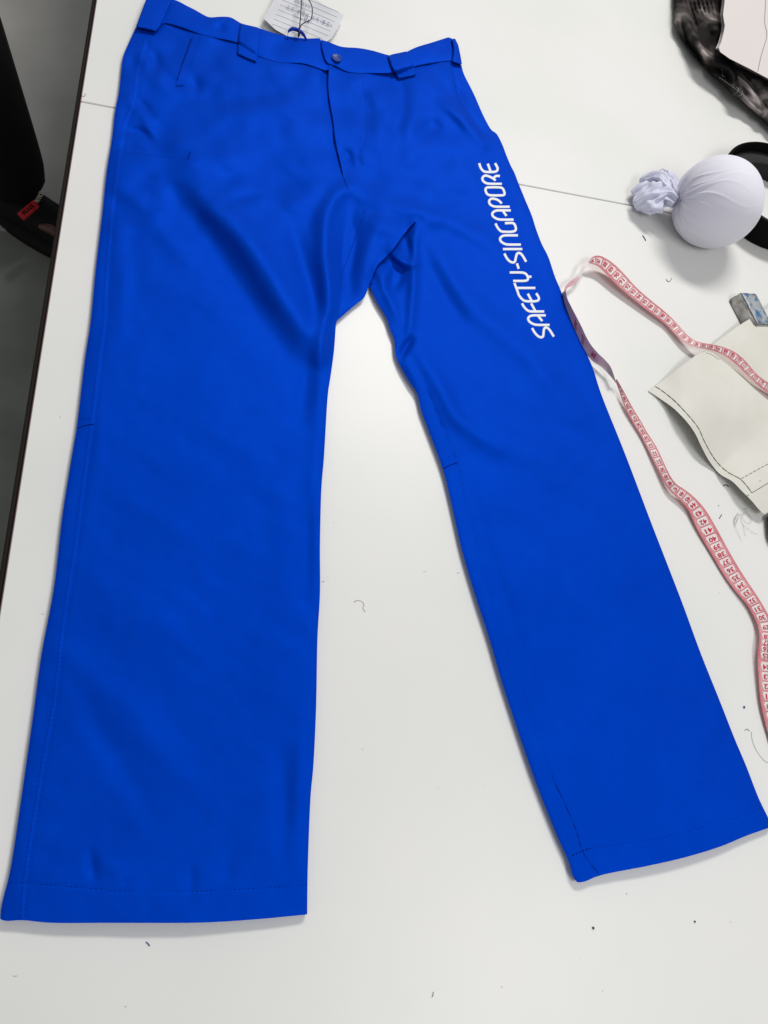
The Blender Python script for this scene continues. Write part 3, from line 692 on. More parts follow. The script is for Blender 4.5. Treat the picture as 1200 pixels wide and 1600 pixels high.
zBl = (zpath(nB, zc2)+1.5)*.001; zBr = (zpath(nB, zc2)*.9+.3)*.001
VL, VR = atv(bL, zBl), atv(bR, zBr)
def repair(A, B):
    """pair the two edges square across the tape"""
    C = (A+B)/2
    for it in range(2):
        out = []
        for E_ in (A0_, B0_):
            d2 = ((C[:, None, :]-E_[None])**2).sum(-1); out.append(E_[d2.argmin(1)])
        C = (out[0]+out[1])/2
    k = np.ones(9)/9; res = []
    for Q in out:
        P = np.vstack([np.repeat(Q[:1], 4, 0), Q, np.repeat(Q[-1:], 4, 0)]); res.append(np.stack([np.convolve(P[:, c], k, 'valid') for c in range(3)], 1))
    return res
def dense(P):
    L = np.r_[0, np.cumsum(np.linalg.norm(np.diff(P, axis=0), axis=1))]; q = np.linspace(0, L[-1], 2500)
    return np.stack([np.interp(q, L, P[:, c]) for c in range(3)], 1)
A0_, B0_ = dense(WL), dense(WR); WL, WR = repair(WL, WR)
A0_, B0_ = dense(VL), dense(VR); VL, VR = repair(VL, VR)
ribbon('tape_strip', WL, WR, M_PINK, TP); ribbon('tape_strip', VL, VR, M_PINK, TP)
# turned middle stretch: leaning wall with the white back folded out below
C1 = [(961, 592), (954.5, 574), (945, 562), (935, 552.5), (925, 541), (917, 528), (907, 507), (894, 482), (886, 465), (884, 452)]
C2 = [(962, 594), (955, 582), (943, 573), (930, 565), (919, 556), (912, 548), (903, 530), (891, 503), (881, 476), (878, 458)]
C3 = [(963, 600), (953, 587), (940, 574), (928, 566), (919, 557), (912, 549), (903, 531), (891, 504), (881, 477), (878, 459)]
c1, c2 = edgepair(C1, C2); c1, c3 = edgepair(C1, C3); n = len(c1)
M_TINNER = mat('tape_inner_face', (.7, .45, .47), .5); noise_col(M_TINNER, (.66, .36, .40), (.74, .54, .55), 60, 3)
c2[-7:] = c2[-7:]
t1 = atv(c1, zpath(n, [(0, 14), (.3, 17), (1, 16)])*.001); t2 = atv(c2, zpath(n, [(0, 10), (.4, 5), (1, 3)])*.001); t3 = atv(c3, zpath(n, [(0, 8), (.4, 3), (1, 2)])*.001)
ribbon('tape_strip', t1, t2, M_TINNER, TP); ribbon('tape_strip', t2, t3, M_TBACK, TP)
d1, d2 = edgepair([(881, 455), (883, 448.5), (888, 442), (894, 437), (902.5, 432)], [(882, 460), (886, 451), (894, 446), (901, 440), (906, 435)])
n = len(d1); ribbon('tape_strip', atv(d1, np.full(n, .014)), atv(d2, np.full(n, .012)), M_TINNER, TP)
e1, e2 = edgepair([(902, 434), (905, 426), (909, 416), (914, 411), (922, 406)], [(906, 435.5), (912, 424), (916, 417), (919, 412), (922, 409)])
n = len(e1); ribbon('tape_strip', atv(e1, np.full(n, .013)), atv(e2, np.linspace(.011, .014, n)), M_TBACK, TP)
# print on the tape: cells, centimetre lines, millimetre ticks and figures
def arcpos(A, B):
    c = (A+B)/2; return np.r_[0, np.cumsum(np.linalg.norm(np.diff(c, axis=0), axis=1))]
def frame(A, B, anchor_px, cL, cR):
    """arc position of the centre for given picture positions of figures"""
    c = (cL+cR)/2; L = arcpos(A, B); out = []
    for v, p in sorted(anchor_px.items()):
        k = np.argmin(np.hypot(c[:, 0]-p[0], c[:, 1]-p[1])); out.append((v, L[k]))
    return out
def mapper(A, B, L, up):
    C = lambda s, M_: np.stack([np.interp(s, L, M_[:, k]) for k in range(3)], -1)
    def f(s, v, h):   # v 0..1 from left edge to right edge
        s = np.asarray(s, float); v = np.asarray(v, float)[..., None]
        a, b_ = C(s, A), C(s, B); ds = C(s+.001, (A+B)/2)-C(s-.001, (A+B)/2); nn = np.cross(b_-a, ds); nn /= np.linalg.norm(nn, axis=-1, keepdims=True)+1e-12
        nn = np.where(nn[..., 2:3] < 0, -nn, nn)
        return a*(1-v)+b_*v+nn*h
    return f
FONT = {}
def glyph_mesh(txt):
    if txt in FONT: return FONT[txt]
    cu = bpy.data.curves.new('t', 'FONT'); cu.body = txt; cu.size = 1; cu.align_x = 'CENTER'; cu.resolution_u = 2; cu.offset = .028
    o = bpy.data.objects.new('t', cu); COL.objects.link(o); bpy.context.view_layer.update()
    me = o.to_mesh(); V = np.array([tuple(v.co) for v in me.vertices]); F = [tuple(p.vertices) for p in me.polygons]
    o.to_mesh_clear(); bpy.data.objects.remove(o); bpy.data.curves.remove(cu)
    FONT[txt] = (V, F); return FONT[txt]
def print_tape(A, B, cL, cR, anchors, v0, v1, flip, smin=-1, smax=1e9, inc=1):
    L = arcpos(A, B); an = frame(A, B, anchors, cL, cR)
    vs = [a[0] for a in an]; sv = [a[1] for a in an]
    def pos(v):
        if v <= vs[0]: k = (sv[1]-sv[0])/(vs[1]-vs[0]); return sv[0]+(v-vs[0])*k
        if v >= vs[-1]: k = (sv[-1]-sv[-2])/(vs[-1]-vs[-2]); return sv[-1]+(v-vs[-1])*k
        return np.interp(v, vs, sv)
    f = mapper(A, B, L, 1); cell, num, tick, line = Bag(), Bag(), Bag(), Bag()
    quad = lambda bag, s0, s1, q0, q1, h: bag.add(f(np.array([s0, s1, s1, s0]), np.array([q0, q0, q1, q1]), h), [(0, 1, 2, 3)])
    for v in range(v0, v1+1):
        s = pos(v); u = pos(v+.5)-pos(v-.5); a = abs(u); sg = 1 if u > 0 else -1
        if not (.004 < s < L[-1]-.008): continue
        # the cell runs half a centimetre either side of its figure
        for k, (q0, q1) in enumerate(((.24, .76), (.20, .79), (.17, .81), (.20, .79))):
            x0 = s+u*(-.42+.21*k); x1 = s+u*(-.42+.21*(k+1)); quad(cell, x0, x1, q0, q1, .00018)
        quad(line, s-u*.5-.00012, s-u*.5+.00012, .22, .86, .0003)
        for k in range(10):
            x = s+u*(-.5+k/10)
            quad(tick, x-.00012, x+.00012, .0 if k != 5 else 0, .10 if k != 5 else .17, .00022); quad(tick, x-.00012, x+.00012, .90 if k != 5 else .83, 1, .00022)
        V, F = glyph_mesh(str(v)); wd_ = max(V[:, 0].max()-V[:, 0].min(), .1)
        wdm = .0066 if len(str(v)) == 2 else .0078; hg = .0054
        xx = V[:, 0]/wd_*wdm; yy = (V[:, 1]-.35)/.7*hg
        # up of the figures points towards smaller values, reading direction across the tape
        vv = .5+flip*xx/.015; su = s-sg*yy+u*(-.08)
        num.add(f(su, vv, .00045), F)
    cell.make('white_cells', M_CELL, TP, False); num.make('figures', M_RED, TP, False); tick.make('tick_marks', M_PALERED, TP, False); line.make('centimetre_lines', M_RED, TP, False)
TA = {20: (1201, 1103), 22: (1198, 1072), 24: (1196, 1040), 25: (1195, 1027), 28: (1196, 993), 30: (1190, 967), 36: (1141, 890), 40: (1112, 841.5), 44: (1084, 793), 50: (1032, 734), 54: (1007, 687), 60: (975, 622)}
print_tape(WL, WR, aL, aR, TA, 19, 61, -1)
TBn = {86: (929, 406), 92: (980, 447), 102: (1069, 527), 107: (1123, 545), 112: (1171, 582), 115: (1200, 606)}
print_tape(VL, VR, bL, bR, TBn, 86, 116, -1)
# inch side figures on the turned stretch
L = arcpos(t1, t2); f = mapper(t1, t2, L, 1); bagn = Bag()
c12 = (c1+c2)/2
for txt, p in (('26', (930, 553)), ('27', (913, 531)), ('28', (902, 505)), ('29', (889, 480))):
    k = np.argmin(np.hypot(c12[:, 0]-p[0], c12[:, 1]-p[1])); V, F = glyph_mesh(txt)
    bagn.add(f(L[k]+V[:, 0]*.0075, .48-(V[:, 1]-.35)*.62, .0005), F)
bagn.make('inch_figures', M_RED, TP, False)

# ------------------------------------------------------------------ wrapped ball on its black ring
RC = at(1190, 322)
RG = empty('ring_stand', (RC[0], RC[1], TT), 'black felt ring lying under the white cloth ball', 'ring')
def ring_wall(name, c, r0, r1, z0, z1, m, parent, n=96):
    V = []; F = []; prof = [(r1-.0015, z0), (r1, z0+.001), (r1, z1-.002), (r1-.002, z1), (r0+.001, z1), (r0, z1-.001), (r0, z0+.001), (r0+.001, z0)]
    for i in range(n):
        a = 2*math.pi*i/n
        for rr_, z in prof: V.append((c[0]+rr_*math.cos(a), c[1]+rr_*math.sin(a)*.97, z))
    k = len(prof)
    for i in range(n):
        for j in range(k): F.append((i*k+j, ((i+1) % n)*k+j, ((i+1) % n)*k+(j+1) % k, i*k+(j+1) % k))
    return obj(name, V, F, m, parent)
R0 = .090
ring_wall('outer_wall', RC, R0-.004, R0, TT+.0004, TT+.040, M_BLACK, RG)
ring_wall('inner_ledge', RC, R0-.030, R0-.0042, TT+.0004, TT+.026, M_DGREY, RG)
BR = .0595
BX = at(1122, 317, .052)
BLL = empty('cloth_ball', (BX[0], BX[1], TT+.02), 'round ball wrapped in smooth white cloth with a gathered tail', 'ball')
# ball surface with gathers radiating from the neck
NK = at(1044, 312, .036); nd = NK-np.array([BX[0], BX[1], BX[2]]); nd /= np.linalg.norm(nd)
ax1 = np.cross(nd, [0, 0, 1.]); ax1 /= np.linalg.norm(ax1); ax2 = np.cross(ax1, nd)
V = []; F = []; NU, NV = 400, 96
rsd = np.random.RandomState(4); ph = rsd.rand(9)*6.28
creases = [(.55, .022, .6), (1.05, .02, .6), (1.7, .018, .7), (2.5, .02, .6), (3.0, .022, .6), (3.8, .025, .5), (4.6, .025, .5), (5.4, .022, .6), (.2, .05, 1.0), (.9, .04, .8), (1.5, .035, 1.1), (1.85, .04, 1.0), (2.3, .03, .9), (2.7, .05, 1.0), (3.5, .05, .7), (4.2, .05, .8), (5.1, .06, .8), (5.7, .05, .9), (1.2, .03, .7), (2.05, .025, .9)]
for i in range(NV+1):
    th = math.pi*i/NV
    for j in range(NU):
        fi = 2*math.pi*j/NU
        env = math.exp(-max(th-.35, 0)/.42); env2 = ss(th/.25)
        q = sum(.5*math.sin(k_*fi+ph[k_ % 9]) for k_ in (7, 11, 17, 23))
        rr_ = 1+.006*math.sin(2*fi+1)+.006*math.cos(th*3+fi)
        rr_ += env*float(env2)*.026*q*.5
        for c0, cw, amp in creases:
            dd = (fi-c0+.15*math.sin(th*3+c0*5)+math.pi) % (2*math.pi)-math.pi
            rr_ += .036*amp*math.exp(-(dd/cw)**2)*math.exp(-max(th-.55, 0)/.5)*float(ss(th/.2))
        rr_ *= (1+.02*math.cos(th))*(1-.13*math.exp(-(th/.42)**2))
        d = nd*math.cos(th)+(ax1*math.cos(fi)+ax2*math.sin(fi))*math.sin(th)
        p = np.array(BX)+d*BR*rr_
        if p[2] < TT+.0008+.0: p[2] = TT+.0008
        V.append(p)
for i in range(NV):
    for j in range(NU): F.append((i*NU+j, i*NU+(j+1) % NU, (i+1)*NU+(j+1) % NU, (i+1)*NU+j))
obj('wrapped_cover', V, F, M_BALL, BLL)
# gathered tail: several crumpled cloth lobes fanning out from the neck
tv = at(990, 296, .012)-np.array([BX[0], BX[1], BX[2]]); tv /= np.linalg.norm(tv)
def lobe(name, P, wds, seed, m, parent, thick=.5, freq=5):
    """crumpled tube of cloth with pleats running along it"""
    P = resamp(np.array(P), .0016); n = len(P); V = []; F = []; nr = 64
    rsx = np.random.RandomState(seed); phs = rsx.rand(8)*6.28
    for i in range(n):
        t = P[min(i+1, n-1)]-P[max(i-1, 0)]; t = t/np.linalg.norm(t)
        a = np.cross(t, [0, 0, 1.]); a /= np.linalg.norm(a); b_ = np.cross(a, t)
        u = i/(n-1); r = np.interp(u, np.linspace(0, 1, len(wds)), wds)
        for j in range(nr):
            th = 2*math.pi*j/nr
            q = 1+.16*math.sin(freq*th+phs[0]+2.2*u)+.13*math.sin((freq+4)*th+phs[1]-3*u)+.07*math.sin((freq*2+3)*th+phs[2]+5*u)+.10*math.sin(9*u+2*th+phs[3])+.07*math.sin(17*u+5*th+phs[4])+.06*math.sin(23*u-9*th+phs[5])+.05*math.sin((freq*3+1)*th+8*u+phs[6])
            p = P[i]+r*q*(a*math.cos(th)+thick*b_*math.sin(th)); p[2] = max(p[2], TT+.0006)
            V.append(p)
    for i in range(n-1):
        for j in range(nr): F.append((i*nr+j, i*nr+(j+1) % nr, (i+1)*nr+(j+1) % nr, (i+1)*nr+j))
    F.append(tuple(range(nr))); F.append(tuple((n-1)*nr+j for j in range(nr)))
    return obj(name, V, F, m, parent)
lobe('gathered_tail', [at(1058, 316, .036), at(1040, 306, .032), at(1018, 312, .022), at(1000, 318, .014), at(992, 322, .010)], [.011, .013, .019, .018, .006], 2, M_BUNCH, BLL, .75, 6)
lobe('gathered_tail', [at(1058, 308, .037), at(1042, 292, .034), at(1026, 282, .026), at(1010, 282, .018), at(1000, 284, .012)], [.010, .012, .015, .012, .005], 5, M_BUNCH, BLL, .7, 8)
lobe('gathered_tail', [at(1056, 302, .038), at(1048, 284, .036), at(1040, 273, .030), at(1034, 268, .024)], [.009, .010, .010, .004], 9, M_BUNCH, BLL, .7, 7)
lobe('gathered_tail', [at(1050, 310, .030), at(1030, 300, .024), at(1008, 296, .018), at(988, 304, .008)], [.008, .012, .015, .005], 12, M_BUNCH, BLL, .5, 5)
# ------------------------------------------------------------------ pattern card sheets
P2 = [(1100, 552), (1108, 543), (1120, 534), (1140, 519), (1160, 505), (1180, 493), (1200, 482), (1245, 452), (1300, 520), (1290, 660), (1240, 650), (1200, 640), (1160, 600), (1125, 575)]
sheet_o = sheet('pattern_card', P2, lambda Q: .005+.008*ss((Q[:, 0]-1100)/90)+.001*vnoise(Q, 40, 2), M_CARD, None, 6, ((0, .0006, 0),), sharp=True)
tag(sheet_o, 'cream card pattern piece at the right edge lying beneath the foil block and tape', 'pattern piece')
E1 = rs([(1013, 611), (1030, 622), (1050, 636), (1063, 648), (1074, 660), (1086, 677), (1096, 698), (1108, 720), (1124, 740), (1144, 752), (1158, 766), (1174, 782), (1184, 794), (1194, 804)], 4)
P1 = chain(E1, np.array([(1200, 800), (1235, 782), (1270, 760), (1290, 660)]), rs([(1240, 644), (1210, 632), (1184, 612), (1160, 590), (1142, 574), (1128, 563), (1116, 553), (1105, 549), (1094, 552), (1086, 556), (1060, 576), (1024, 603), (1013, 611)], 5))[:-1]
def zp1(Q):
    d, _, _ = segdist(Q, E1); _c = np.array([181., 193.]); t = np.clip(((Q-np.array([1013., 611.]))@_c)/(_c@_c), 0, 1)
    lift_ = .002+.014*np.sin(np.pi*np.clip(t/.62, 0, 1))**1.2*(t < .62)+.011*np.sin(np.pi*np.clip((t-.62)/.5, 0, 1))*(t >= .62)
    z = lift_*np.exp(-(d/75)**2)+.013*(1-np.exp(-(d/60)**2))+.0012*vnoise(Q, 55, 6)
    z = z*(.15+.85*ss((Q[:, 0]-1010)/60))
    return z+.001
PC = empty('pattern_piece', at(1130, 680), 'curled cream card pattern piece with a hand-drawn dashed seam line', 'pattern piece')
sheet('card', P1, zp1, M_CARD, PC, 5, ((0, .0006, 0),), sharp=True)
def pencil(bag, P, r=.00035, dash=None, zf=zp1, h=.0003):
    P = rs(P, 2); W = atv(P, zf(P)+h)
    if not dash: bag.add(*tube_geo(W, r, 4)); return
    L = np.r_[0, np.cumsum(np.linalg.norm(np.diff(W, axis=0), axis=1))]; s = 0
    while s < L[-1]:
        e_ = min(s+dash[0], L[-1]); k = np.linspace(s, e_, 4)
        bag.add(*tube_geo(np.stack([np.interp(k, L, W[:, q]) for q in range(3)], 1), r, 4)); s += dash[0]+dash[1]
b = Bag()
ML = [(1024, 604), (1034, 610), (1056, 628), (1080, 654), (1092, 670), (1100, 688), (1112, 710), (1124, 726), (1138, 738), (1156, 748), (1166, 758), (1175, 770)]
pencil(b, ML, .0003); pencil(b, ML, .00055, (.006, .003))
pencil(b, [(1175, 770), (1200, 755), (1235, 734)], .0003); pencil(b, [(1158, 748), (1198, 726), (1235, 705)], .0003, (.005, .002))
pencil(b, [(1167, 775), (1170, 773)], .0003); pencil(b, [(1187, 751), (1188.4, 751.4)], .0004)
pencil(b, [(1103, 551), (1112, 554), (1124, 562)], .0002)
b.make('drawn_line', M_INK, PC)

# ------------------------------------------------------------------ chalk block in foil
FB = empty('wrapped_block', at(1170, 485), 'small worn block in grey and blue foil beside the pattern card', 'block')
hB = .017
top = [at(1158, 457, hB), at(1180, 458, hB), at(1200, 494, hB), at(1180, 500, hB)]
lft = at(1148, 461, hB*.75)
p0, p1_, p3 = at(1157, 457, hB), at(1181, 458, hB), at(1183, 507, hB)
u_ = (p1_-p0); v_ = (p3-p0)
bm = bmesh.new(); NX, NY, NZ = 10, 14, 6
hull = []
def bp(u, v, wz):   # block coordinates -> world, base splayed so that the left flank shows
    base = p0+u_*u+v_*v
    spread = (1-wz)*.008*(1 if u < .5 else -.2)
    return np.array([base[0], base[1], TT+.0005+(hB)*wz])-spread*u_/np.linalg.norm(u_)
V = [bp(u, v, wz) for u, v, wz in ((0, 0, 1), (1, 0, 1), (1, 1, 1), (0, 1, 1), (0, 0, 0), (1, 0, 0), (1, 1, 0), (0, 1, 0))]
vs = [bm.verts.new(v) for v in V]
for f_ in ((0, 3, 2, 1), (4, 5, 6, 7), (0, 1, 5, 4), (1, 2, 6, 5), (2, 3, 7, 6), (3, 0, 4, 7)): bm.faces.new([vs[i] for i in f_])
bmesh.ops.recalc_face_normals(bm, faces=bm.faces)
bmesh.ops.bevel(bm, geom=list(bm.edges), offset=.0016, segments=2, affect='EDGES')
bmesh.ops.subdivide_edges(bm, edges=list(bm.edges), cuts=4, use_grid_fill=True)
bm.normal_update()
rs3 = np.random.RandomState(5)
for v in bm.verts: v.co += Vector(rs3.randn(3)*.00022)
fm = [1 if f_.normal.z > .75 else 0 for f_ in bm.faces]
bm.verts.index_update()
VV = [tuple(v.co) for v in bm.verts]; FF = [[v.index for v in f_.verts] for f_ in bm.faces]; bm.free()
obj('wrapper', VV, FF, M_FOIL, FB, smooth=True, mats=[M_FOIL, M_FOILB], fm=fm)
b = Bag(); e0, e1_ = bp(.05, .04, 1.0)+[0, 0, .0003], bp(.05, .98, 1.0)+[0, 0, .0003]
b.add(*tube_geo([e0+(e1_-e0)*t+rs3.randn(3)*.0002 for t in np.linspace(0, 1, 9)], .0008, 5)); b.make('foil_ridge', M_LAYER, FB)

# ------------------------------------------------------------------ grey tie-dye cloth and the white pile on it
CL = empty('crumpled_garment', at(1120, 80), 'crumpled black and grey tie-dye garment in the top right corner', 'garment')
CO = [(1050, -30), (1052, 0), (1053, 22), (1053, 34), (1058, 50), (1066, 64), (1080, 84), (1095, 101), (1112, 118), (1130, 133), (1150, 149), (1172, 170), (1200, 195), (1240, 235), (1290, 250), (1290, 150), (1230, 140), (1190, 120), (1150, 100), (1138, 80), (1136, 40), (1133, 10), (1133, -30)]
CF_ = [([(1058, 10), (1062, 35), (1085, 72), (1110, 105), (1140, 135), (1185, 175), (1240, 225)], 7, 8), ([(1068, 20), (1082, 48), (1092, 62), (1100, 80), (1118, 98), (1140, 110), (1150, 130), (1160, 155)], 8, 13),
       ([(1074, 66), (1092, 86), (1100, 100), (1128, 112)], 4, -11), ([(1062, 30), (1075, 62), (1090, 78)], 4, -7), ([(1105, 35), (1122, 42), (1125, 60)], 14, 12), ([(1138, 95), (1152, 118), (1170, 140), (1200, 170)], 9, 13),
       ([(1143, 100), (1149, 118), (1150, 135)], 3.5, -10), ([(1165, 118), (1185, 150), (1205, 178)], 4, -9), ([(1180, 125), (1210, 150), (1250, 190)], 9, 9), ([(1082, 8), (1084, 30), (1090, 52)], 4, -8),
       ([(1098, 104), (1126, 116)], 3, -6), ([(1115, 120), (1134, 136)], 3, 3), ([(1170, 152), (1200, 176)], 3, 3)]
def zcl(Q):
    d = segdist(Q, np.array(CO[:14], float))[0]
    z = 5+15*np.sqrt(1-(1-np.clip(d/24, 0, 1))**2)
    for P, wd_, a in CF_:
        dd, t, _ = segdist(Q, rs(P, 6)); z = z+0.95*a*np.exp(-(dd/(wd_*.85))**2)*(.3+.7*np.sin(np.pi*np.clip(t*.9+.05, 0, 1)))
    k = np.exp(-((Q[:, 0]-1098)/26)**2-((Q[:, 1]-8)/15)**2)
    z = z+3.2*k*np.sin((Q[:, 0]-.25*Q[:, 1])*.95)+1.8*vnoise(Q@np.array([[.7, .7], [-.7, .7]])*np.array([.5, 1.4]), 15, 3)+.8*vnoise(Q, 7, 4)
    z = np.where(Q[:, 0]+.0*Q[:, 1] > 1400, 0, z)
    return np.clip(z, 2, 40)*.001
sheet('cloth', CO, zcl, M_CAMO, CL, 2.2, ((.2, .002, 0), (1.0, .005, 0), (3, .012, 0), (5, .03, 0)))
b = Bag()
pencil(b, [(1127, 108), (1130, 112), (1128, 117), (1132, 120)], .0004, zf=zcl, h=.0006)
pencil(b, [(1150, 128), (1150, 135), (1154, 140), (1150, 146), (1146, 147)], .0005, zf=zcl, h=.001); pencil(b, [(1147, 148), (1152, 150), (1159, 148), (1160, 143)], .0004, zf=zcl, h=.001)
b.make('loose_thread', M_LINT, CL)
b = Bag(); pencil(b, [(1124, 121), (1145, 136), (1165, 152), (1197, 178)], .0003, (.003, .0015), zf=zcl, h=.0005); b.make('stitching', M_LINT, CL)
PILE = empty('paper_pile', at(1180, 60), 'stack of white sheets with a pencil curve, on top of the tie-dye garment', 'paper stack')
for k in range(6):
    dx, dy = rs3.randn(2)*.5+(0, 0)
    z0 = .036+.0022*k; tl = -(5-k)*.9
    pl = [(1135+dx+tl, -40), (1133+dx+tl, 0), (1130+dx+tl, 24), (1133+dx+tl*1.2, 40), (1131+dx+tl, 52), (1127+dx+tl, 66), (1122+dx+tl, 78+dy), (1140, 90+dy+k*.2), (1170, 106+dy), (1200, 122+dy), (1290, 165+dy), (1290, -40)]
    sheet('white_sheet', pl, (lambda z0: lambda Q: z0+.0014*np.sin(Q[:, 0]*.05+Q[:, 1]*.03)+.0008*vnoise(Q, 30, 5))(z0), M_LAYER, PILE, 9, ((0, .0016, 0),), sharp=True)
zt = lambda Q: .036+.0110+.0014*np.sin(Q[:, 0]*.05+Q[:, 1]*.03)+.0008*vnoise(Q, 30, 5)
b = Bag(); pencil(b, [(1197, -20), (1196, 10), (1195, 35), (1198, 50), (1197, 62), (1190, 85), (1184, 112)], .0003, zf=zt, h=.0005); b.make('drawn_line', M_INK, PILE)

# dark object peeping in at the right border
sheet_o = sheet('dark_case', [(1198, 808), (1205, 803), (1262, 790), (1275, 850), (1215, 862), (1201, 840)], lambda Q: .006+0*Q[:, 0], M_BROWN, None, 5, ((.1, .002, 0), (.3, .007, 0)))
tag(sheet_o, 'dark brown object just cut off by the right border below the pattern card', 'case')

# ------------------------------------------------------------------ lint, threads and crumbs on the table
def thread(name, P, r, m, label, z=.0006):
    P = rs(P, 1.5, len(P) > 2); o = tube(name, atv(P, np.full(len(P), z)), r, m, None, 5); tag(o, label, 'thread'); return o
thread('thread_scrap', [(1004, 368), (1007, 372), (1009, 376)], .0006, M_STRING, 'short black thread scrap left of and below the white ball')
thread('thread_scrap', [(1041, 436), (1044, 440), (1048, 438), (1050, 434)], .0004, M_LINT, 'curled grey thread scrap between the ball and the tape measure')
thread('thread_scrap', [(1124, 810), (1128, 804)], .0004, M_STRING, 'tiny straight black thread just right of the tape measure')
thread('thread_scrap', [(1130, 759), (1134, 757.5), (1139, 760.5)], .0005, M_STRING, 'bent dark thread beside the lower edge of the pattern card')
thread('thread_scrap', [(553, 941), (558, 938), (566, 940), (569, 946), (567, 950), (571, 956)], .00018, M_LINT, 'hooked grey thread on bare table between the trouser legs')
thread('thread_scrap', [(1174, 1143), (1176, 1158), (1183, 1174), (1192, 1186), (1199, 1191), (1210, 1190)], .00017, M_LINT, 'long curved fine thread at the right border above the hem')
thread('thread_scrap', [(1171, 1142), (1168, 1139), (1164, 1141)], .0003, M_LINT, 'pale fuzzy thread end left of the long curved thread')
thread('thread_scrap', [(228, 1472), (231, 1474), (234, 1478)], .0004, M_LINTB, 'tiny blue-grey thread below the wide trouser hem')
thread('thread_scrap', [(675, 1558), (677, 1554), (677, 1550)], .0003, M_LINT, 'faint short thread near the bottom middle of the table')
thread('thread_scrap', [(127, 148), (131, 151), (134, 146)], .00022, M_REDL, 'tiny red thread at the dark table edge by the joint')
# tangle
b = Bag(); r4 = np.random.RandomState(21)
for k, pth in enumerate([[(1162, 797), (1166, 794), (1167, 799), (1161, 803), (1152, 805), (1147, 815), (1150, 823)], [(1163, 800), (1158, 810), (1161, 820), (1168, 825), (1175, 831), (1183, 834)],
                         [(1150, 808), (1147, 818), (1153, 832), (1158, 844)], [(1168, 801), (1174, 810), (1172, 817), (1165, 816), (1160, 806)], [(1156, 803), (1152, 813), (1149, 822)], [(1161, 819), (1164, 832), (1165, 838)], [(1154, 801), (1150, 806), (1147, 812), (1149, 818), (1153, 808)]]):
    P = rs(pth, 1.5); b.add(*tube_geo(atv(P, .0006+.0012*np.abs(np.sin(np.linspace(0, 5, len(P))+k))), .00014, 4))
o = b.make('thread_tangle', M_LINT, None); tag(o, 'loose tangle of fine grey threads below the pattern card', 'thread tangle')
def crumb(px_, py_, r, m, label):
    c = at(px_, py_, .0008); bm = bmesh.new(); bmesh.ops.create_icosphere(bm, subdivisions=1, radius=r)
    V = [(v.co.x*random.uniform(.7, 1.3)+c[0], v.co.y*random.uniform(.7, 1.3)+c[1], max(v.co.z*.7+c[2], TT+.0002)) for v in bm.verts]; F = [[v.index for v in f_.verts] for f_ in bm.faces]; bm.free()
    o = obj('crumb', V, F, m, None); tag(o, label, 'crumb')
crumb(927, 1450, .0012, M_STRING, 'round black speck below the narrow trouser hem')
crumb(1086, 1440, .0010, M_STRING, 'flat black speck to the right of the round black speck')
crumb(1163, 1105, .0013, M_LINTB, 'blue speck between the trouser leg and the lower tape')
crumb(1123, 790, .0007, M_LINT, 'dot-sized grey speck above the tangle of threads')
b = Bag(); r5 = np.random.RandomState(33)
for k in range(60):
    x, y = r5.uniform(0, 1200), r5.uniform(0, 1600); c = at(x, y, .0003); s_ = r5.uniform(.0001, .00026)
    if c[0] < XE+.01: continue
    if inside(np.array([[x, y]]), polyA)[0] or inside(np.array([[x, y]]), polyB)[0]: continue
    a = r5.uniform(0, 6.3); l_ = s_*r5.uniform(1, 7)
    b.add(*tube_geo([c-np.array([math.cos(a), math.sin(a), 0])*l_, c+np.array([math.cos(a), math.sin(a), 0])*l_], s_*.6, 3))
o = b.make('lint', M_LINT, None); tag(o, 'scattered specks of lint on the white table', 'lint', kind='stuff')

# ------------------------------------------------------------------ person standing at the far left
FA = at(58, 335, -TT+.05)
PB = empty('person', (FA[0]-.05, FA[1], 0), 'person in black trousers and black shoes standing at the table edge', 'person')
def skin(name, pts, edges, rad, m, parent, sub=2, root=0):
    me = bpy.data.meshes.new(name); pw = np.array(parent_world(parent)); me.from_pydata([tuple(np.array(p)-pw) for p in pts], edges, []); me.materials.append(m)
    o = bpy.data.objects.new(name, me); COL.objects.link(o); o.parent = parent
    md = o.modifiers.new('s', 'SKIN')
    for i, r in enumerate(rad): me.skin_vertices[0].data[i].radius = r if isinstance(r, tuple) else (r, r)
    me.skin_vertices[0].data[root].use_root = True
    o.modifiers.new('d', 'SUBSURF').levels = sub; o.modifiers['d'].render_levels = sub
    for p in me.polygons: p.use_smooth = True
    md.use_smooth_shade = True
    return o
fwd = at(90, 350, -TT+.05)-at(40, 325, -TT+.05); fwd[2] = 0; fwd /= np.linalg.norm(fwd); sd = np.array([-fwd[1], fwd[0], 0])
up = np.array([0, 0, 1.])
A0 = at(22, 300, -TT+.09)                    # ankle of the near leg
hip = A0+up*.80-fwd*.16; knee = A0+up*.40-fwd*.055
off = sd*.0+ -fwd*.02
A1 = A0-sd*.0+np.array([-.22, .10, 0])
hip1 = A1+up*.80+np.array([.06, -.02, 0]); knee1 = A1+up*.40+fwd*.02
pel = (hip+hip1)/2+up*.06
skin('trousers_body', [pel, pel+up*.14, hip, knee, A0+up*.08, A0-up*.0, hip1, knee1, A1+up*.08, A1], [(0, 1), (0, 2), (2, 3), (3, 4), (4, 5), (0, 6), (6, 7), (7, 8), (8, 9)],
     [(.15, .11), (.16, .12), .10, .082, .072, .075, .10, .082, .072, .075], M_PERS, PB)
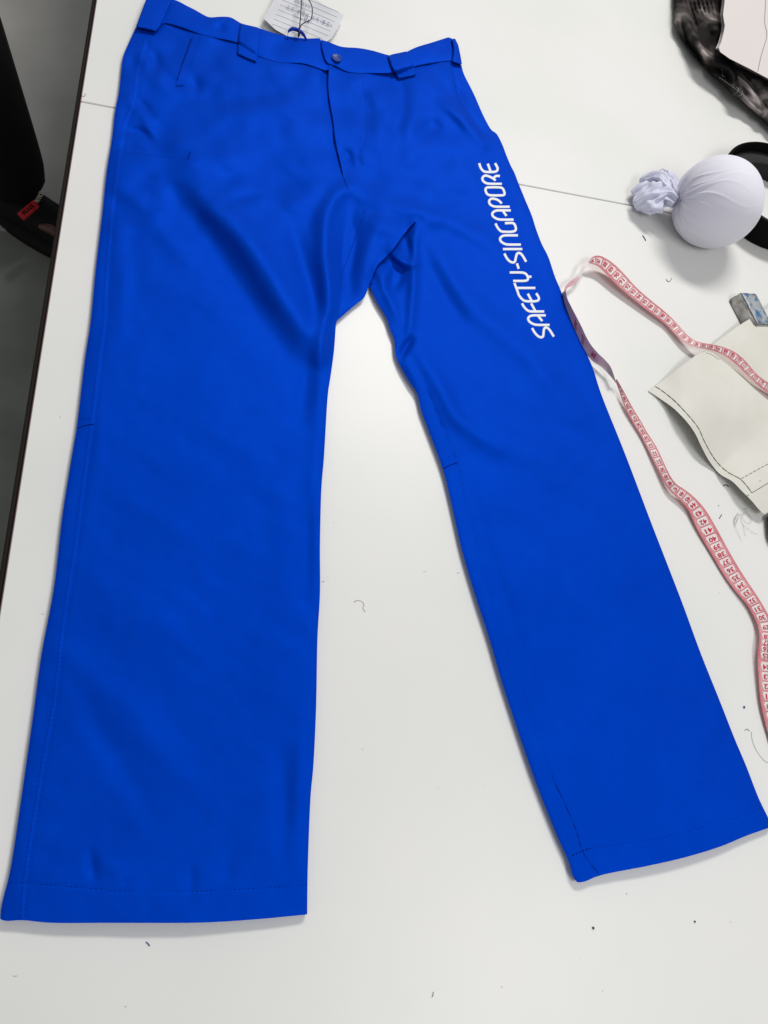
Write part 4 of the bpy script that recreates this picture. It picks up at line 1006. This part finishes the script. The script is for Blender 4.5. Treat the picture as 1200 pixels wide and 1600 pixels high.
def shoe(A, f, s, nm):
    z = lambda h: np.array([0, 0, h])
    B = np.array([A[0], A[1], 0])
    skin('shoe', [B-f*.05+z(.045), B+z(.07), B+f*.07+z(.055), B+f*.14+z(.04), B+f*.19+z(.03)], [(0, 1), (1, 2), (2, 3), (3, 4)], [(.036, .04), (.042, .05), (.045, .04), (.048, .032), (.038, .024)], M_SHOE, PB)
    c = B+f*.07
    V = []; F = []; n = 28
    for k, (zz_, sc) in enumerate(((.001, .96), (.004, 1), (.02, 1), (.023, .97))):
        for j in range(n):
            a = 2*math.pi*j/n; V.append(c+f*(math.cos(a)*.145*sc)+s*(math.sin(a)*.05*sc*(1+.15*math.cos(a)))+z(zz_))
    for k in range(3):
        for j in range(n): F.append((k*n+j, k*n+(j+1) % n, (k+1)*n+(j+1) % n, (k+1)*n+j))
    F.append(tuple(range(n))); F.append(tuple(3*n+j for j in range(n)))
    obj('sole', V, F, M_SHOE, PB)
shoe(A0, fwd, sd, 0); shoe(A1, fwd, sd, 1)
# red label and pale lettering on the cuff and the shoe, bare toe at the front
def panel(name, px4, z, m, depth=.003):
    P = [at(x, y, z) for x, y in px4]; cc = sum(P)/4; n_ = np.cross(P[1]-P[0], P[3]-P[0]); n_ /= np.linalg.norm(n_)
    if n_@(CP-cc) < 0: n_ = -n_
    V = [p for p in P]+[p-n_*depth for p in P]; return obj(name, V, [(0, 1, 2, 3), (4, 7, 6, 5), (0, 4, 5, 1), (1, 5, 6, 2), (2, 6, 7, 3), (3, 7, 4, 0)], m, PB, smooth=False), P

def badge(name, px4, z, m, depth=.003): return panel(name, px4, z, m, depth)
lab, _P = badge('red_label', [(27, 333), (53, 312), (61, 322), (37, 343)], -TT+.135, M_REDTAG, .004)
b = Bag(); P0, P1_, P2_, P3 = _P; n_ = np.cross(P1_-P0, P3-P0); n_ /= np.linalg.norm(n_)
if n_@(CP-P0) < 0: n_ = -n_
def onq(u, v): return (P0*(1-u)+P1_*u)*(1-v)+(P3*(1-u)+P2_*u)*v+n_*.001
for k, sh in enumerate([[(0, .5), (.3, .0), (.3, 1)], [(0, 0), (0, 1), (.5, .8)], [(.2, 0), (.2, 1)], [(0, 1), (.2, 0), (.4, 1)], [(0, 0), (.1, 1), (.5, .9)]]):
    b.add(*tube_geo([onq(.18+.14*k+.1*x, .2+.5*y) for x, y in sh], .0014, 4))
b.make('label_print', M_PERS, PB)
# lettering on the ankle strap reads NIKE, letters standing side by side down the strap
b = Bag(); q0, q1, q2 = at(69, 296, -TT+.15), at(58.5, 313, -TT+.15), at(62.5, 295, -TT+.15)
strokes = {'N': [[(0, 0), (0, 1), (1, 0), (1, 1)]], 'I': [[(.5, 0), (.5, 1)]], 'K': [[(0, 0), (0, 1)], [(1, 1), (0, .45), (1, 0)]], 'E': [[(1, 1), (0, 1), (0, 0), (1, 0)], [(0, .5), (.8, .5)]]}
e_x = q1-q0; e_y = q2-at(69, 297, -TT+.15)
o_ = at(70.5, 300, -TT+.15)
for k, ch in enumerate('EKIN'):
    for st in strokes[ch]:
        b.add(*tube_geo([o_+e_x*(.06+.235*k+.17*(1-x))+e_y*(y*1.1) for x, y in st], .0013, 4))
b.make('strap_lettering', M_BEIGE, PB)
V, F = [], []
tc_ = at(79, 357, -TT+.075)
skin('toes', [tc_-fwd*.03+np.array([0, 0, -.01]), tc_, tc_+fwd*.022-up*.012], [(0, 1), (1, 2)], [.008, .011, .007], M_SKIN, PB)
tube('lace', [at(84, 318, -TT+.12), at(90, 322, -TT+.115), at(94, 330, -TT+.1), at(88, 338, -TT+.1)], .0014, M_SHOE, PB)
